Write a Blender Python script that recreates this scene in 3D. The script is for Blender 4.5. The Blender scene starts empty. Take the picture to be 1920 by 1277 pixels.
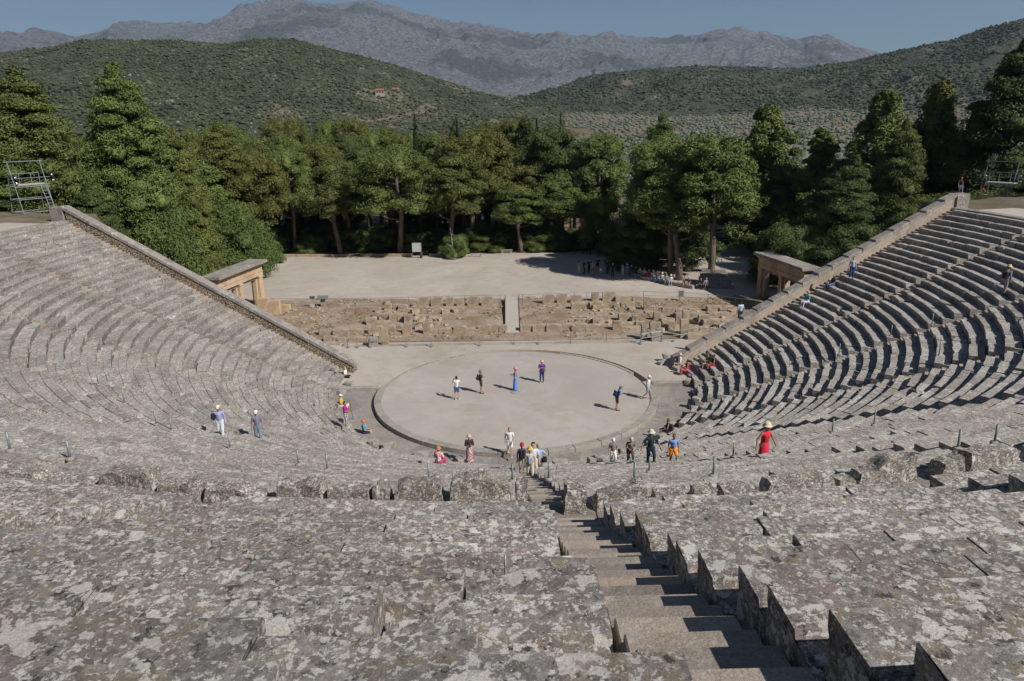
import bpy, math, random
import numpy as np
from mathutils import Vector
R=math.radians
SC=bpy.context.scene
COL=SC.collection
# ------------------------------------------------------------------ camera
F_PX,PITCH,YAW,ROLL=1347.6,.2947,.0079,-.0136
CAM=np.array([-.61,-48.85,18.74])
cp,sp,cy_,sy_=math.cos(PITCH),math.sin(PITCH),math.cos(YAW),math.sin(YAW)
_F=np.array([sy_*cp,cy_*cp,-sp]); _R=np.array([cy_,-sy_,0.]); _U=np.cross(_R,_F)
_R2=_R*math.cos(ROLL)+_U*math.sin(ROLL); _U2=-_R*math.sin(ROLL)+_U*math.cos(ROLL)
cd=bpy.data.cameras.new('camera'); cam=bpy.data.objects.new('camera',cd); COL.objects.link(cam)
from mathutils import Matrix
cam.matrix_world=Matrix(((_R2[0],_U2[0],-_F[0],CAM[0]),(_R2[1],_U2[1],-_F[1],CAM[1]),(_R2[2],_U2[2],-_F[2],CAM[2]),(0,0,0,1)))
cd.sensor_width=36; cd.lens=36*F_PX/1920; cd.clip_start=.05; cd.clip_end=40000
SC.camera=cam
def ray(px,py):
    return _F+_R2*(px-960)/F_PX-_U2*(py-638.5)/F_PX
def at(px,py,z=0.):
    d=ray(px,py); t=(z-CAM[2])/d[2]; p=CAM+d*t; return (float(p[0]),float(p[1]),z)
def proj(q):
    v=np.asarray(q,float)-CAM; d=v@_F
    return 960+F_PX*(v@_R2)/d,638.5-F_PX*(v@_U2)/d
def atY(px,py,Y):
    d=ray(px,py); t=(Y-CAM[1])/d[1]; p=CAM+d*t; return p
def mpp(p):    # metres per photo pixel at a point
    return float((np.asarray(p,float)-CAM)@_F)/F_PX
# ------------------------------------------------------------------ light
SUN_EL=41.5; SUN_AZ=128.0      # azimuth clockwise from +Y
w=bpy.data.worlds.new('World'); SC.world=w; w.use_nodes=True
nt=w.node_tree; sky=nt.nodes.new('ShaderNodeTexSky'); sky.sky_type='NISHITA'; sky.sun_disc=False
sky.sun_elevation=R(SUN_EL); sky.sun_rotation=R(SUN_AZ); sky.altitude=300; sky.air_density=1.0; sky.dust_density=.35; sky.ozone_density=3.0
bg=nt.nodes['Background']; nt.links.new(sky.outputs[0],bg.inputs[0]); bg.inputs[1].default_value=.05
sl=bpy.data.lights.new('sun','SUN'); sl.energy=5.0; sl.angle=R(.5); sl.color=(1,.962,.915)
so=bpy.data.objects.new('sun',sl); COL.objects.link(so)
sd=Vector((math.sin(R(SUN_AZ))*math.cos(R(SUN_EL)),math.cos(R(SUN_AZ))*math.cos(R(SUN_EL)),math.sin(R(SUN_EL))))
so.rotation_euler=sd.to_track_quat('Z','Y').to_euler(); so.location=(60,-60,80)
SC.view_settings.view_transform='Standard'; SC.view_settings.look='None'; SC.view_settings.gamma=1; SC.view_settings.exposure=.06
SC.cycles.max_bounces=5; SC.cycles.diffuse_bounces=3; SC.cycles.glossy_bounces=2; SC.cycles.volume_bounces=0
SC.cycles.use_adaptive_sampling=True
random.seed(7); RNG=np.random.default_rng(11)
# ------------------------------------------------------------------ vector noise
def _h(ix,iy,iz,s):
    n=(ix.astype(np.int64)*73856093)^(iy.astype(np.int64)*19349663)^(iz.astype(np.int64)*83492791)^(s*2654435761)
    n=(n^(n>>13))*1274126177; n=n^(n>>16)
    return (n&0xffff)/65535.
def vnoise(p,s=0):
    p=np.asarray(p,float); i=np.floor(p); f=p-i; f=f*f*(3-2*f); i=i.astype(np.int64)
    x,y,z=i[:,0],i[:,1],i[:,2]; r=0
    for dx in (0,1):
        for dy in (0,1):
            for dz in (0,1):
                wgt=(f[:,0] if dx else 1-f[:,0])*(f[:,1] if dy else 1-f[:,1])*(f[:,2] if dz else 1-f[:,2])
                r=r+wgt*_h(x+dx,y+dy,z+dz,s)
    return r*2-1
def fbm(p,oct=4,s=0,gain=.5):
    p=np.asarray(p,float); a=1; r=0; t=0
    for k in range(oct): r=r+a*vnoise(p*2**k+k*17.3,s+k); t+=a; a*=gain
    return r/t
def P3(x,y,z=None):
    x=np.asarray(x,float).ravel(); y=np.asarray(y,float).ravel(); z=np.zeros_like(x) if z is None else np.asarray(z,float).ravel()
    return np.stack([x,y,z],1)
def sst(a,b,x): t=np.clip((x-a)/(b-a),0,1); return t*t*(3-2*t)
# ------------------------------------------------------------------ materials
MATS={}
class NB:
    def __init__(s,name):
        s.m=bpy.data.materials.new(name); s.m.use_nodes=True; s.t=s.m.node_tree; s.b=s.t.nodes['Principled BSDF']
        s.b.inputs['Roughness'].default_value=.9; s.b.inputs['Specular IOR Level'].default_value=.25
        s.tc=s.t.nodes.new('ShaderNodeTexCoord').outputs['Object']
    def map(s,sc):
        n=s.t.nodes.new('ShaderNodeMapping'); n.inputs['Scale'].default_value=sc; s.t.links.new(s.tc,n.inputs[0]); return n.outputs[0]
    def noise(s,scale,detail=4,rough=.55,dist=0,vec=None,off=0):
        n=s.t.nodes.new('ShaderNodeTexNoise'); n.inputs['Scale'].default_value=scale; n.inputs['Detail'].default_value=detail
        n.inputs['Roughness'].default_value=rough; n.inputs['Distortion'].default_value=dist
        v=vec or s.tc
        if off:
            a=s.t.nodes.new('ShaderNodeVectorMath'); a.inputs[1].default_value=(off,off*1.7,off*.6); s.t.links.new(v,a.inputs[0]); v=a.outputs[0]
        s.t.links.new(v,n.inputs['Vector']); return n.outputs['Fac']
    def vor(s,scale,feat='F1',vec=None,out='Distance'):
        n=s.t.nodes.new('ShaderNodeTexVoronoi'); n.inputs['Scale'].default_value=scale; n.feature=feat; s.t.links.new(vec or s.tc,n.inputs['Vector']); return n.outputs[out]
    def ramp(s,f,a,b,c0=(0,0,0,1),c1=(1,1,1,1)):
        n=s.t.nodes.new('ShaderNodeValToRGB'); n.color_ramp.elements[0].position=a; n.color_ramp.elements[1].position=b
        n.color_ramp.elements[0].color=c0; n.color_ramp.elements[1].color=c1; s.t.links.new(f,n.inputs[0]); return n.outputs[0]
    def mix(s,f,a,b,bl='MIX'):
        n=s.t.nodes.new('ShaderNodeMix'); n.data_type='RGBA'; n.blend_type=bl
        for v,i in ((f,0),(a,6),(b,7)):
            if isinstance(v,(tuple,list)): n.inputs[i].default_value=(*v[:3],1)
            elif isinstance(v,(int,float)): n.inputs[i].default_value=v
            else: s.t.links.new(v,n.inputs[i])
        return n.outputs[2]
    def mul(s,a,b,op='MULTIPLY'):
        n=s.t.nodes.new('ShaderNodeMath'); n.operation=op
        for v,i in ((a,0),(b,1)):
            if isinstance(v,(int,float)): n.inputs[i].default_value=v
            else: s.t.links.new(v,n.inputs[i])
        return n.outputs[0]
    def attr(s,name):
        n=s.t.nodes.new('ShaderNodeAttribute'); n.attribute_name=name; return n.outputs['Fac']
    def rnd(s):
        return s.t.nodes.new('ShaderNodeObjectInfo').outputs['Random']
    def col(s,c):
        if isinstance(c,(tuple,list)): s.b.inputs['Base Color'].default_value=(*c[:3],1)
        else: s.t.links.new(c,s.b.inputs['Base Color'])
        return s
    def bump(s,h,st=.3,d=.05):
        n=s.t.nodes.new('ShaderNodeBump'); n.inputs['Strength'].default_value=st; n.inputs['Distance'].default_value=d
        s.t.links.new(h,n.inputs['Height']); s.t.links.new(n.outputs[0],s.b.inputs['Normal']); return s
def plain(name,c,rough=.8,metal=0,var=.12):
    if name in MATS: return MATS[name]
    n=NB(name); f=n.noise(14,3); n.col(n.mix(n.ramp(f,.3,.7),tuple(v*(1-var) for v in c),tuple(min(1,v*(1+var)) for v in c)))
    n.b.inputs['Roughness'].default_value=rough; n.b.inputs['Metallic'].default_value=metal; MATS[name]=n.m; return n.m
def lichen(name,base0,base1,white=1.,scale=1.,joint=True,pink=True,dark=.56,wcol=(.63,.595,.555)):
    n=NB(name)
    big=n.noise(.35*scale,3); f1=n.noise(3.2*scale,6,.62,.2)
    c=n.mix(n.ramp(f1,.32,.68),base0,base1)
    c=n.mix(n.mul(n.ramp(big,.4,.65),.4),c,(base0[0]*1.05,base0[1]*.95,base0[2]*.84))
    # warped cells: every lichen colony its own tone
    wn=n.t.nodes.new('ShaderNodeTexNoise'); wn.inputs['Scale'].default_value=11*scale; wn.inputs['Detail'].default_value=5; wn.inputs['Roughness'].default_value=.65; n.t.links.new(n.tc,wn.inputs['Vector'])
    vm=n.t.nodes.new('ShaderNodeVectorMath'); vm.operation='MULTIPLY_ADD'; vm.inputs[1].default_value=(.17/scale,)*3; n.t.links.new(wn.outputs['Color'],vm.inputs[0]); n.t.links.new(n.tc,vm.inputs[2]); wv=vm.outputs[0]
    def cell(sc,seedoff=0):
        v=n.t.nodes.new('ShaderNodeTexVoronoi'); v.inputs['Scale'].default_value=sc*scale; n.t.links.new(wv,v.inputs['Vector']); q=n.t.nodes.new('ShaderNodeSeparateColor'); n.t.links.new(v.outputs['Color'],q.inputs[0]); return q.outputs,v.outputs['Distance']
    c1,d1=cell(6.5); c2,d2=cell(15); c3,d3=cell(36)
    if white<=.5:
        cs,_=cell(1.15); c=n.mix(n.mul(n.ramp(cs[0],.2,.8),.35),c,(base1[0]*1.2,base1[1]*1.1,base1[2]*.95)); c=n.mix(n.mul(n.ramp(cs[1],.7,.75),.4),c,(base0[0]*.75,base0[1]*.72,base0[2]*.68))
    if white>.5:
        c=n.mix(n.mul(n.ramp(c2[1],.62,.64),.4),c,(base1[0]*1.3,base1[1]*1.3,base1[2]*1.3)); c=n.mix(n.mul(n.ramp(c3[1],.6,.62),.35),c,(base0[0]*.6,base0[1]*.6,base0[2]*.6)); c=n.mix(n.mul(n.ramp(c2[2],.72,.74),.5),c,(base0[0]*.5,base0[1]*.48,base0[2]*.46))
        c=n.mix(n.mul(n.ramp(c1[2],.80,.82),.5),c,(.27,.22,.145))
        if pink: c=n.mix(n.mul(n.mul(n.ramp(c1[1],.94,.95),n.ramp(big,.46,.54)),.6),c,(.27,.20,.205))
    dk=n.ramp(n.noise(7*scale,7,.72,.1,off=53),dark+.03,dark+.05); c=n.mix(n.mul(dk,.85),c,(.04,.038,.038))
    dens=n.ramp(n.noise(1.3*scale,4,.6,0,off=21),.3,.7)     # where white colonies crowd
    k=min(1,white)
    def wl(src,lo,hi,amt):
        nonlocal c
        t=n.mul(src,n.mul(n.mul(dens,.18),.09,'SUBTRACT'),'ADD'); c=n.mix(n.mul(n.ramp(t,lo,hi),amt*k),c,wcol)
        return t
    wl(c3[0],.90-.03*white,.905-.03*white,.7); wl(c2[0],.93-.04*white,.935-.04*white,.75)
    t=wl(c1[0],.985-.04*white,.99-.04*white,.8)
    cr=n.ramp(n.noise(10*scale,9,.76,.1,off=3),.60-.02*white,.612-.02*white); c=n.mix(n.mul(cr,.75*k),c,(wcol[0]*1.12,wcol[1]*1.12,wcol[2]*1.12))
    fs=n.ramp(n.noise(75*scale,4,.7,0,off=5),.3,.7,(.66,.66,.66,1),(1.26,1.26,1.26,1)); c=n.mix(1,c,fs,'MULTIPLY')
    if joint=='step': c=n.mix(n.mul(n.ramp(n.attr('blk'),.88,.9),.4),c,(.36,.28,.19)); c=n.mix(1,c,n.ramp(n.attr('blk'),0,.78,(.74,.74,.75,1),(1.16,1.13,1.1,1)),'MULTIPLY')
    if joint=='blk': c=n.mix(1,c,n.ramp(n.attr('blk'),0,1,(.80,.79,.78,1),(1.18,1.17,1.15,1)),'MULTIPLY')
    n.col(c)
    h=n.mul(n.mul(n.noise(16*scale,8,.75),1),n.mul(cr,.2),'ADD'); n.bump(h,.7,.04/scale)
    n.b.inputs['Roughness'].default_value=.95; MATS[name]=n.m; return n.m
M_UP=lichen('lichen_stone_near',(.202,.185,.170),(.315,.292,.270),1.1,1.25,joint='blk')
M_LO=lichen('weathered_seat_stone',(.252,.230,.210),(.395,.365,.338),1.0,1.15,joint='blk',pink=False,dark=.60,wcol=(.56,.53,.49))
M_STEP=lichen('worn_step_stone',(.27,.24,.212),(.35,.315,.285),.15,.8,joint='step',pink=False,dark=.68)
M_BLK=lichen('rough_backrest_stone',(.13,.112,.092),(.27,.24,.20),1.25,1.8,pink=False,dark=.56)
M_CURB=lichen('curb_stone',(.27,.25,.225),(.35,.325,.295),.25,.8,pink=False,dark=.66)
M_PAVE=lichen('gutter_paving',(.235,.215,.195),(.31,.29,.262),.2,.7,pink=False,dark=.70)
M_COP=lichen('coping_stone',(.20,.18,.165),(.30,.275,.25),.5,.8,pink=False,dark=.64)
M_RUIN=lichen('tan_ruin_stone',(.31,.245,.175),(.45,.375,.29),.25,1.0,pink=False,dark=.60,wcol=(.42,.38,.31))
M_RUBB=lichen('rubble_stone',(.33,.235,.14),(.42,.33,.225),.2,1.4,pink=False,dark=.62)
M_GATE=lichen('pinkish_gate_stone',(.46,.32,.21),(.58,.45,.32),.25,.7,pink=False,dark=.66,wcol=(.55,.5,.4))
M_RWALL=lichen('pale_wall_face',(.30,.25,.20),(.42,.36,.30),.3,.9,joint='x',pink=False,dark=.62)
M_DARKJ=plain('dark_joint_earth',(.06,.05,.04),1)
def gravelmat(name,a,b,c2):
    n=NB(name); f=n.noise(.09,5,.65,.8); g=n.noise(.8,6,.7); h=n.noise(26,3,.6)
    c=n.mix(n.ramp(f,.38,.62),tuple(q*.93 for q in a),b); c=n.mix(n.mul(n.ramp(g,.46,.66),.6),c,c2); c=n.mix(n.mul(n.ramp(n.noise(.3,5,.7,off=14),.55,.62),.35),c,tuple(q*.84 for q in c2)); c=n.mix(n.mul(n.ramp(n.noise(9,4,.7),.62,.66),.5),c,tuple(q*1.2 for q in b))
    c=n.mix(1,c,n.ramp(h,.25,.75,(.8,.8,.8,1),(1.17,1.17,1.17,1)),'MULTIPLY')
    n.col(c).bump(h,.4,.02); n.b.inputs['Roughness'].default_value=1; return n.m
M_GRAV=gravelmat('pale_gravel',(.42,.37,.315),(.47,.415,.36),(.37,.31,.24))
M_ORCH=gravelmat('orchestra_gravel',(.40,.36,.315),(.44,.40,.355),(.37,.315,.25))
def soilmat():
    n=NB('stage_soil'); g=n.noise(.35,6,.65,0); h=n.noise(3,6,.72,0); k=n.noise(20,4,.7)
    c=n.mix(n.ramp(g,.38,.62),(.25,.17,.11),(.38,.31,.24)); c=n.mix(n.mul(n.ramp(h,.5,.62),.6),c,(.15,.11,.065)); c=n.mix(n.mul(n.ramp(k,.6,.7),.5),c,(.40,.36,.30))
    n.col(c).bump(k,.5,.05); return n.m
M_SOIL=soilmat()
# ------------------------------------------------------------------ mesh helpers
def link(name,me,mats,parent=None,smooth=False):
    o=bpy.data.objects.new(name,me); COL.objects.link(o)
    if not isinstance(mats,(list,tuple)): mats=[mats]
    if not me.materials:
        for m in mats: me.materials.append(m)
    if smooth: me.polygons.foreach_set('use_smooth',[True]*len(me.polygons))
    if parent is not None: o.parent=parent
    return o
def npmesh(name,V,Fc,mi=None,sharp=None):
    """V (n,3), Fc (m,k) all faces of one size"""
    V=np.asarray(V,np.float32); Fc=np.asarray(Fc,np.int32); k=Fc.shape[1]
    me=bpy.data.meshes.new(name); me.vertices.add(len(V)); me.vertices.foreach_set('co',V.ravel())
    me.loops.add(Fc.size); me.loops.foreach_set('vertex_index',Fc.ravel())
    me.polygons.add(len(Fc)); me.polygons.foreach_set('loop_start',np.arange(0,Fc.size,k,dtype=np.int32)); me.polygons.foreach_set('loop_total',np.full(len(Fc),k,np.int32))
    if mi is not None: me.polygons.foreach_set('material_index',np.asarray(mi,np.int32))
    me.update(calc_edges=True); me.validate()
    me.polygons.foreach_set('use_smooth',[sharp is not None]*len(me.polygons))
    if sharp: me.set_sharp_from_angle(angle=R(sharp))
    return me
def struct(o): o['kind']='structure'; return o
def tag(o,label,cat,group=None):
    o['label']=label; o['category']=cat
    if group: o['group']=group
    return o
def empty(name,loc=(0,0,0),rz=0):
    o=bpy.data.objects.new(name,None); COL.objects.link(o); o.location=loc; o.rotation_euler=(0,0,rz); o.empty_display_size=.2; return o
def copy_tree(o,parent=None):
    c=o.copy(); COL.objects.link(c)
    if parent is not None: c.parent=parent
    for ch in list(o.children): copy_tree(ch,c)
    return c
class MB:
    def __init__(s): s.v=[];s.f=[]
    def add(s,V,Fs): b=len(s.v); s.v+= [tuple(map(float,q)) for q in V]; s.f+=[tuple(b+i for i in f) for f in Fs]; return s
    def box(s,x0,x1,y0,y1,z0,z1,rz=0,c=(0,0,0)):
        V=[]
        for z in (z0,z1):
            for x,y in ((x0,y0),(x1,y0),(x1,y1),(x0,y1)):
                X=x*math.cos(rz)-y*math.sin(rz)+c[0]; Y=x*math.sin(rz)+y*math.cos(rz)+c[1]; V.append((X,Y,z+c[2]))
        return s.add(V,[(3,2,1,0),(4,5,6,7),(0,1,5,4),(1,2,6,5),(2,3,7,6),(3,0,4,7)])
    def tube(s,pts,r,n=6,cap=True):
        pts=[np.array(p,float) for p in pts]; rs=r if isinstance(r,(list,tuple)) else [r]*len(pts); V=[];Fs=[]
        for i,p in enumerate(pts):
            d=(pts[min(i+1,len(pts)-1)]-pts[max(i-1,0)]); d/=np.linalg.norm(d)+1e-9
            a=np.cross(d,(0,0,1)) if abs(d[2])<.9 else np.cross(d,(1,0,0)); a/=np.linalg.norm(a); b=np.cross(d,a)
            for k in range(n): t=2*math.pi*k/n; V.append(p+rs[i]*(a*math.cos(t)+b*math.sin(t)))
        for i in range(len(pts)-1):
            for k in range(n): Fs.append((i*n+k,i*n+(k+1)%n,(i+1)*n+(k+1)%n,(i+1)*n+k))
        if cap: Fs.append(tuple(range(n))[::-1]); Fs.append(tuple((len(pts)-1)*n+k for k in range(n)))
        return s.add(V,Fs)
    def lathe(s,prof,n=12,c=(0,0,0),sy=1.):
        V=[];Fs=[]
        for r,z in prof:
            for k in range(n): t=2*math.pi*k/n; V.append((c[0]+r*math.cos(t),c[1]+r*sy*math.sin(t),c[2]+z))
        for i in range(len(prof)-1):
            for k in range(n): Fs.append((i*n+k,i*n+(k+1)%n,(i+1)*n+(k+1)%n,(i+1)*n+k))
        Fs.append(tuple(range(n))[::-1]); Fs.append(tuple((len(prof)-1)*n+k for k in range(n)))
        return s.add(V,Fs)
    def build(s,name,mat,parent=None,smooth=False,bevel=0):
        me=bpy.data.meshes.new(name); me.from_pydata(s.v,[],s.f); me.update(); me.polygons.foreach_set('use_smooth',[bool(smooth)]*len(me.polygons))
        o=link(name,me,mat,parent,smooth)
        if bevel: b=o.modifiers.new('b','BEVEL'); b.width=bevel; b.segments=1; b.limit_method='ANGLE'
        return o
def rock(name,mat,dx,dy,dz,seed,rough=.06,n=5,parent=None,rnd=.18,taper=0.):
    """a weathered block: subdivided box, rounded and pitted, base at z=0"""
    me=_box_grid(n); V=me[0].copy(); V0=V.copy()
    L=np.linalg.norm(V,axis=1,keepdims=True); V=V*(1-rnd)+V/L*rnd*1.15
    V=V*np.array([dx/2,dy/2,dz/2]); sc=min(dx,dy,dz)
    sh=np.array([seed*3.1,seed*7.7,seed*1.3])
    for ax in range(3): V[:,ax]+= rough*sc*1.6*fbm(V/sc*1.4+sh+ax*9.1,3,ax)
    V[:,0]+=V0[:,2]*0; V[:,:2]*=(1-taper*(V0[:,2:3]+1)/2)
    V[:,2]+=dz/2
    o=link(name,npmesh(name,V,me[1],None,38),mat,parent); return o
_BG={}
def _box_grid(n):
    if n in _BG: return _BG[n]
    t=np.linspace(-1,1,n+1); V=[];Fc=[];idx={}
    def vid(p):
        k=tuple(np.round(p,5))
        if k not in idx: idx[k]=len(V); V.append(k)
        return idx[k]
    for ax in range(3):
        for sg in (-1,1):
            for i in range(n):
                for j in range(n):
                    q=[]
                    for a,b in ((i,j),(i+1,j),(i+1,j+1),(i,j+1)):
                        p=[0,0,0]; p[ax]=sg; p[(ax+1)%3]=t[a]; p[(ax+2)%3]=t[b]; q.append(vid(p))
                    Fc.append(q if sg>0 else q[::-1])
    _BG[n]=(np.array(V,float),np.array(Fc)); return _BG[n]
# ------------------------------------------------------------------ theatre geometry
R0,DR,HR,NL=12.3,.7007,.3371,34
ZD=HR*NL; RU,NU=38.1,21; ZU=12.32
BX,BY,TX,TY=12.87,5.14,36.08,10.63
def bulge(phi): return 1.5*np.clip((np.abs(np.degrees(phi))-58)/52,0,1)**1.3
def pol(phi,r):
    rr=r+bulge(phi); return np.sin(phi)*rr,-np.cos(phi)*rr
def phi_end(r,inset=.45):
    lo,hi=R(80),R(125); d=np.array([TX-BX,TY-BY]); d/=np.linalg.norm(d); nn=np.array([-d[1],d[0]])
    for _ in range(40):
        m=(lo+hi)/2; x,y=pol(m,r)
        if (np.array([x-BX,y-BY])@nn)>-inset: hi=m
        else: lo=m
    return lo
def tier_z(x,y):
    """walking height on the tiers"""
    r=math.hypot(x,y); phi=abs(math.atan2(x,-y)); r-=float(bulge(np.array(phi)))
    if r<10.15: return 0.
    if r<12.3: return -.22 if phi<R(96) else 0.
    if r<R0+DR*NL: return HR*int((r-R0)/DR)+.345
    if r<RU: return ZD
    return ZU+.36+.336*int((r-RU)/.7)
def on_tier(px,py):
    d=ray(px,py); t=8.
    while t<120:
        p=CAM+d*t
        if p[2]<=tier_z(p[0],p[1]): return (float(p[0]),float(p[1]),tier_z(p[0],p[1]))
        t+=.03
    return at(px,py)
# ------------------------------------------------------------------ terrain
def base_h(x,y):
    r=np.hypot(x,y); phi=np.abs(np.arctan2(x,-y)); r2=r-bulge(phi)
    d=np.array([TX-BX,TY-BY]); d/=np.linalg.norm(d)
    dist=(np.abs(x)-BX)*(-d[1])+(y-BY)*d[0]           # beyond the wall line
    inside=np.where(r2<12.9,-.6,np.where(r2<36.4,(r2-12.3)*.481-.55,np.where(r2<37.9,ZD-.03,ZD+.4+(r2-38.1)*.48)))
    # upper cavea only for |phi|<70; outside it a terrace that rises gently
    terr=ZD+.02+.03*np.maximum(0,r2-44)
    fade=sst(R(66),R(72),phi); inside=np.where(r2>37.9,inside*(1-fade)+terr*fade,inside)
    inside=np.where(r2>53,np.where(phi<R(66),ZD+.4+14.9*.48+(r2-53)*.3,inside),inside)
    rr=np.hypot(x,np.minimum(y,12)); H0=ZD*sst(15,39,rr)+np.maximum(0,rr-44)*.04
    H0=np.where((rr<39)&(dist<1.5),np.minimum(H0,(np.maximum(rr,12.9)-13.8)*.44-.3),H0)
    wide=6+np.maximum(0,rr-36)*.5
    outside=H0*(1-sst(.3,1,dist/wide))
    plateau=(rr>37.5)
    z=np.where(dist<0,inside,outside)
    z=np.where((dist>=0)&(dist<5)&plateau,ZD+.02,z)
    z=np.where((dist>=5)&plateau,H0*(1-sst(0,1,(dist-5)/wide)),z)
    z=np.where((r<12.9)&(y<1.2),-.6,z)
    z=np.where((y>=1.2)&(r<14)&(dist>-.1),-.3,z)
    flat=(dist>0)&(r<30)&(np.abs(x)<26.5)
    z=np.where(flat,np.minimum(z,-.12),z)
    D=np.hypot(x,y+49)
    far=np.maximum(0,D-230)
    z=z+ .000018*np.minimum(far,900)**2+ .040*np.maximum(0,far-300)*sst(300,900,far)
    return z
def ground_h(x,y):
    z=base_h(x,y); D=np.hypot(x,y+49)
    n=fbm(P3(x/90,y/90),4,5)*6*sst(220,500,D)+fbm(P3(x/600,y/600),3,9)*22*sst(700,1600,D)
    fz=(y>62)|(np.abs(x)>48)
    n=n+np.where(fz,fbm(P3(x/9,y/9),3,2)*.35,0)
    return z+n
def gh(x,y): return float(ground_h(np.array([float(x)]),np.array([float(y)]))[0])
def sp_axis(a,b,n,k):
    t=np.linspace(-1,1,n); return a*np.sinh(k*t)/math.sinh(k)+b
ax=sp_axis(7000,0,460,5.2); ay=sp_axis(7600,10,480,5.2); ay=ay[ay>-420]
GX,GY=np.meshgrid(ax,ay); GZ=ground_h(GX.ravel(),GY.ravel()).reshape(GX.shape)
def gridmesh(name,X,Y,Z):
    ny,nx=X.shape; V=np.stack([X.ravel(),Y.ravel(),Z.ravel()],1)
    i=np.arange(ny*nx).reshape(ny,nx); Fc=np.stack([i[:-1,:-1].ravel(),i[:-1,1:].ravel(),i[1:,1:].ravel(),i[1:,:-1].ravel()],1)
    return npmesh(name,V,Fc)
def groundmat():
    n=NB('dry_earth'); g=n.noise(.02,5,.6,.2); h=n.noise(.25,6,.65); k=n.noise(3,5,.7)
    c=n.mix(n.ramp(g,.4,.6),(.15,.11,.075),(.20,.155,.11)); c=n.mix(n.mul(n.ramp(h,.45,.6),.7),c,(.075,.075,.04)); 
    c=n.mix(n.mul(n.ramp(k,.5,.7),.4),c,(.28,.21,.14))
    fv=n.noise(.006,4,.6,off=9); c=n.mix(n.mul(n.ramp(fv,.55,.62),.45),c,(.20,.15,.115))
    n.col(c).bump(k,.6,.1); return n.m
struct(link('ground',gridmesh('ground',GX,GY,GZ),groundmat(),None,True))
def sheet(name,pts,z,mat,th=.3,hole=None):
    mb=MB(); n=len(pts); V=[(x,y,z) for x,y in pts]+[(x,y,z-th) for x,y in pts]
    mb.add(V,[tuple(range(n)),tuple(range(2*n-1,n-1,-1))]+[(i,i+n,(i+1)%n+n,(i+1)%n) for i in range(n)])
    return struct(mb.build(name,mat))
# gravel clearing (irregular outline), parodos strip, stage area
def jag(pts,amp,step=1.2,s=0):
    out=[]
    for i,(a,b) in enumerate(zip(pts,pts[1:]+pts[:1])):
        L=math.hypot(b[0]-a[0],b[1]-a[1]); k=max(1,int(L/step))
        for j in range(k):
            t=j/k; x=a[0]+(b[0]-a[0])*t; y=a[1]+(b[1]-a[1])*t
            out.append((x+amp*float(vnoise([[x*.3,y*.3,s]])[0]),y+amp*float(vnoise([[x*.3,y*.3,s+9]])[0])))
    return out
sheet('clearing_ground',jag([(-34,30.2),(34,27.5),(40,31),(36,40),(40,60),(30,68),(8,57.5),(-20,57),(-36,58),(-46,50),(-42,36)],.5),.06,M_GRAV,.5)
sheet('path',jag([(30,56),(44,60),(70,66),(70,76),(48,69),(30,66)],.5),.05,M_GRAV,.4)
sheet('stage_ground',jag([(-26.5,13.2),(26.5,12.6),(27,29.8),(-27,30)],.25),.03,M_SOIL,.5)
# forecourt strip between ring and stage, with a concave side round the orchestra disc
pp=[(-27,13.0),(27,12.5),(26,10)]+[(15,6.4)]+[(14.2,3),(13.6,1.3)]
arc=[(10.2*math.sin(R(a)),-10.2*math.cos(R(a))) for a in np.linspace(98,262,40)]
arc=[p for p in arc]
sheet('forecourt_ground',pp+arc+[(-13.6,1.3),(-14.2,3),(-15,6.4),(-26,10)],.0,M_GRAV,.5)
# orchestra disc
sheet('orchestra_floor',[(9.62*math.cos(a),9.62*math.sin(a)) for a in np.linspace(0,2*math.pi,121)[:-1]],-.006,M_ORCH,.5)
# stone ring in blocks: front part full kerb, rear part thin flush slabs
mb=MB(); 
def arcblock(mb,r0,r1,a0,a1,z0,z1,n=3,dz=0):
    V=[];Fs=[]
    for k in range(n+1):
        a=a0+(a1-a0)*k/n; s_,c_=math.sin(a),-math.cos(a)
        V+=[(r0*s_,r0*c_,z0),(r1*s_,r1*c_,z0),(r1*s_,r1*c_,z1+dz),(r0*s_,r0*c_,z1+dz)]
    for k in range(n):
        b=4*k
        for i in range(4): Fs.append((b+i,b+(i+1)%4,b+4+(i+1)%4,b+4+i))
    Fs+=[(3,2,1,0),tuple(4*n+i for i in range(4))]
    mb.add(V,Fs)
a=R(-100)
while a<R(100):
    L=random.uniform(1.2,2.0)/10; b=min(a+L,R(100)); arcblock(mb,9.6,10.15+random.uniform(-.01,.01),a+.0012,b-.0012,-.4,.05+random.uniform(-.008,.008)); a=b
a=R(112)
while a<R(156):
    b=a+.13; arcblock(mb,9.66,9.98,a+.001,b-.001,-.3,.022+random.uniform(-.006,.006)); a=b
a=R(205)
while a<R(258):
    b=a+.13; arcblock(mb,9.66,9.95,a+.001,b-.001,-.3,.012+random.uniform(-.004,.004)); a=b
o=mb.build('orchestra_kerb',M_CURB,None,False,.02); tag(o,'pale stone kerb ring around the round orchestra floor','kerb')
mb=MB(); a=R(-97)
while a<R(97):
    b=min(a+random.uniform(.9,1.5)/11.,R(97))
    rm=random.choice((11.0,11.3,11.5))
    arcblock(mb,10.17,rm,a+.0006,b-.0006,-.5,-.24+random.uniform(-.006,.006)); arcblock(mb,rm+.008,13.5,a+.0006,b-.0006,-.5,-.235+random.uniform(-.006,.006)); a=b
struct(mb.build('gutter_paving',M_PAVE))
for sx,nm in ((-1,'left'),(1,'right')):
    mb=MB(); mb.box(min(sx*10.18,sx*13.2),max(sx*10.18,sx*13.2),1.25,1.7,-.4,.06); 
    o=mb.build('threshold_slab',M_CURB,None,False,.03); tag(o,'long pale stone sill across the %s end of the orchestra gutter'%nm,'stone sill')
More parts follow.
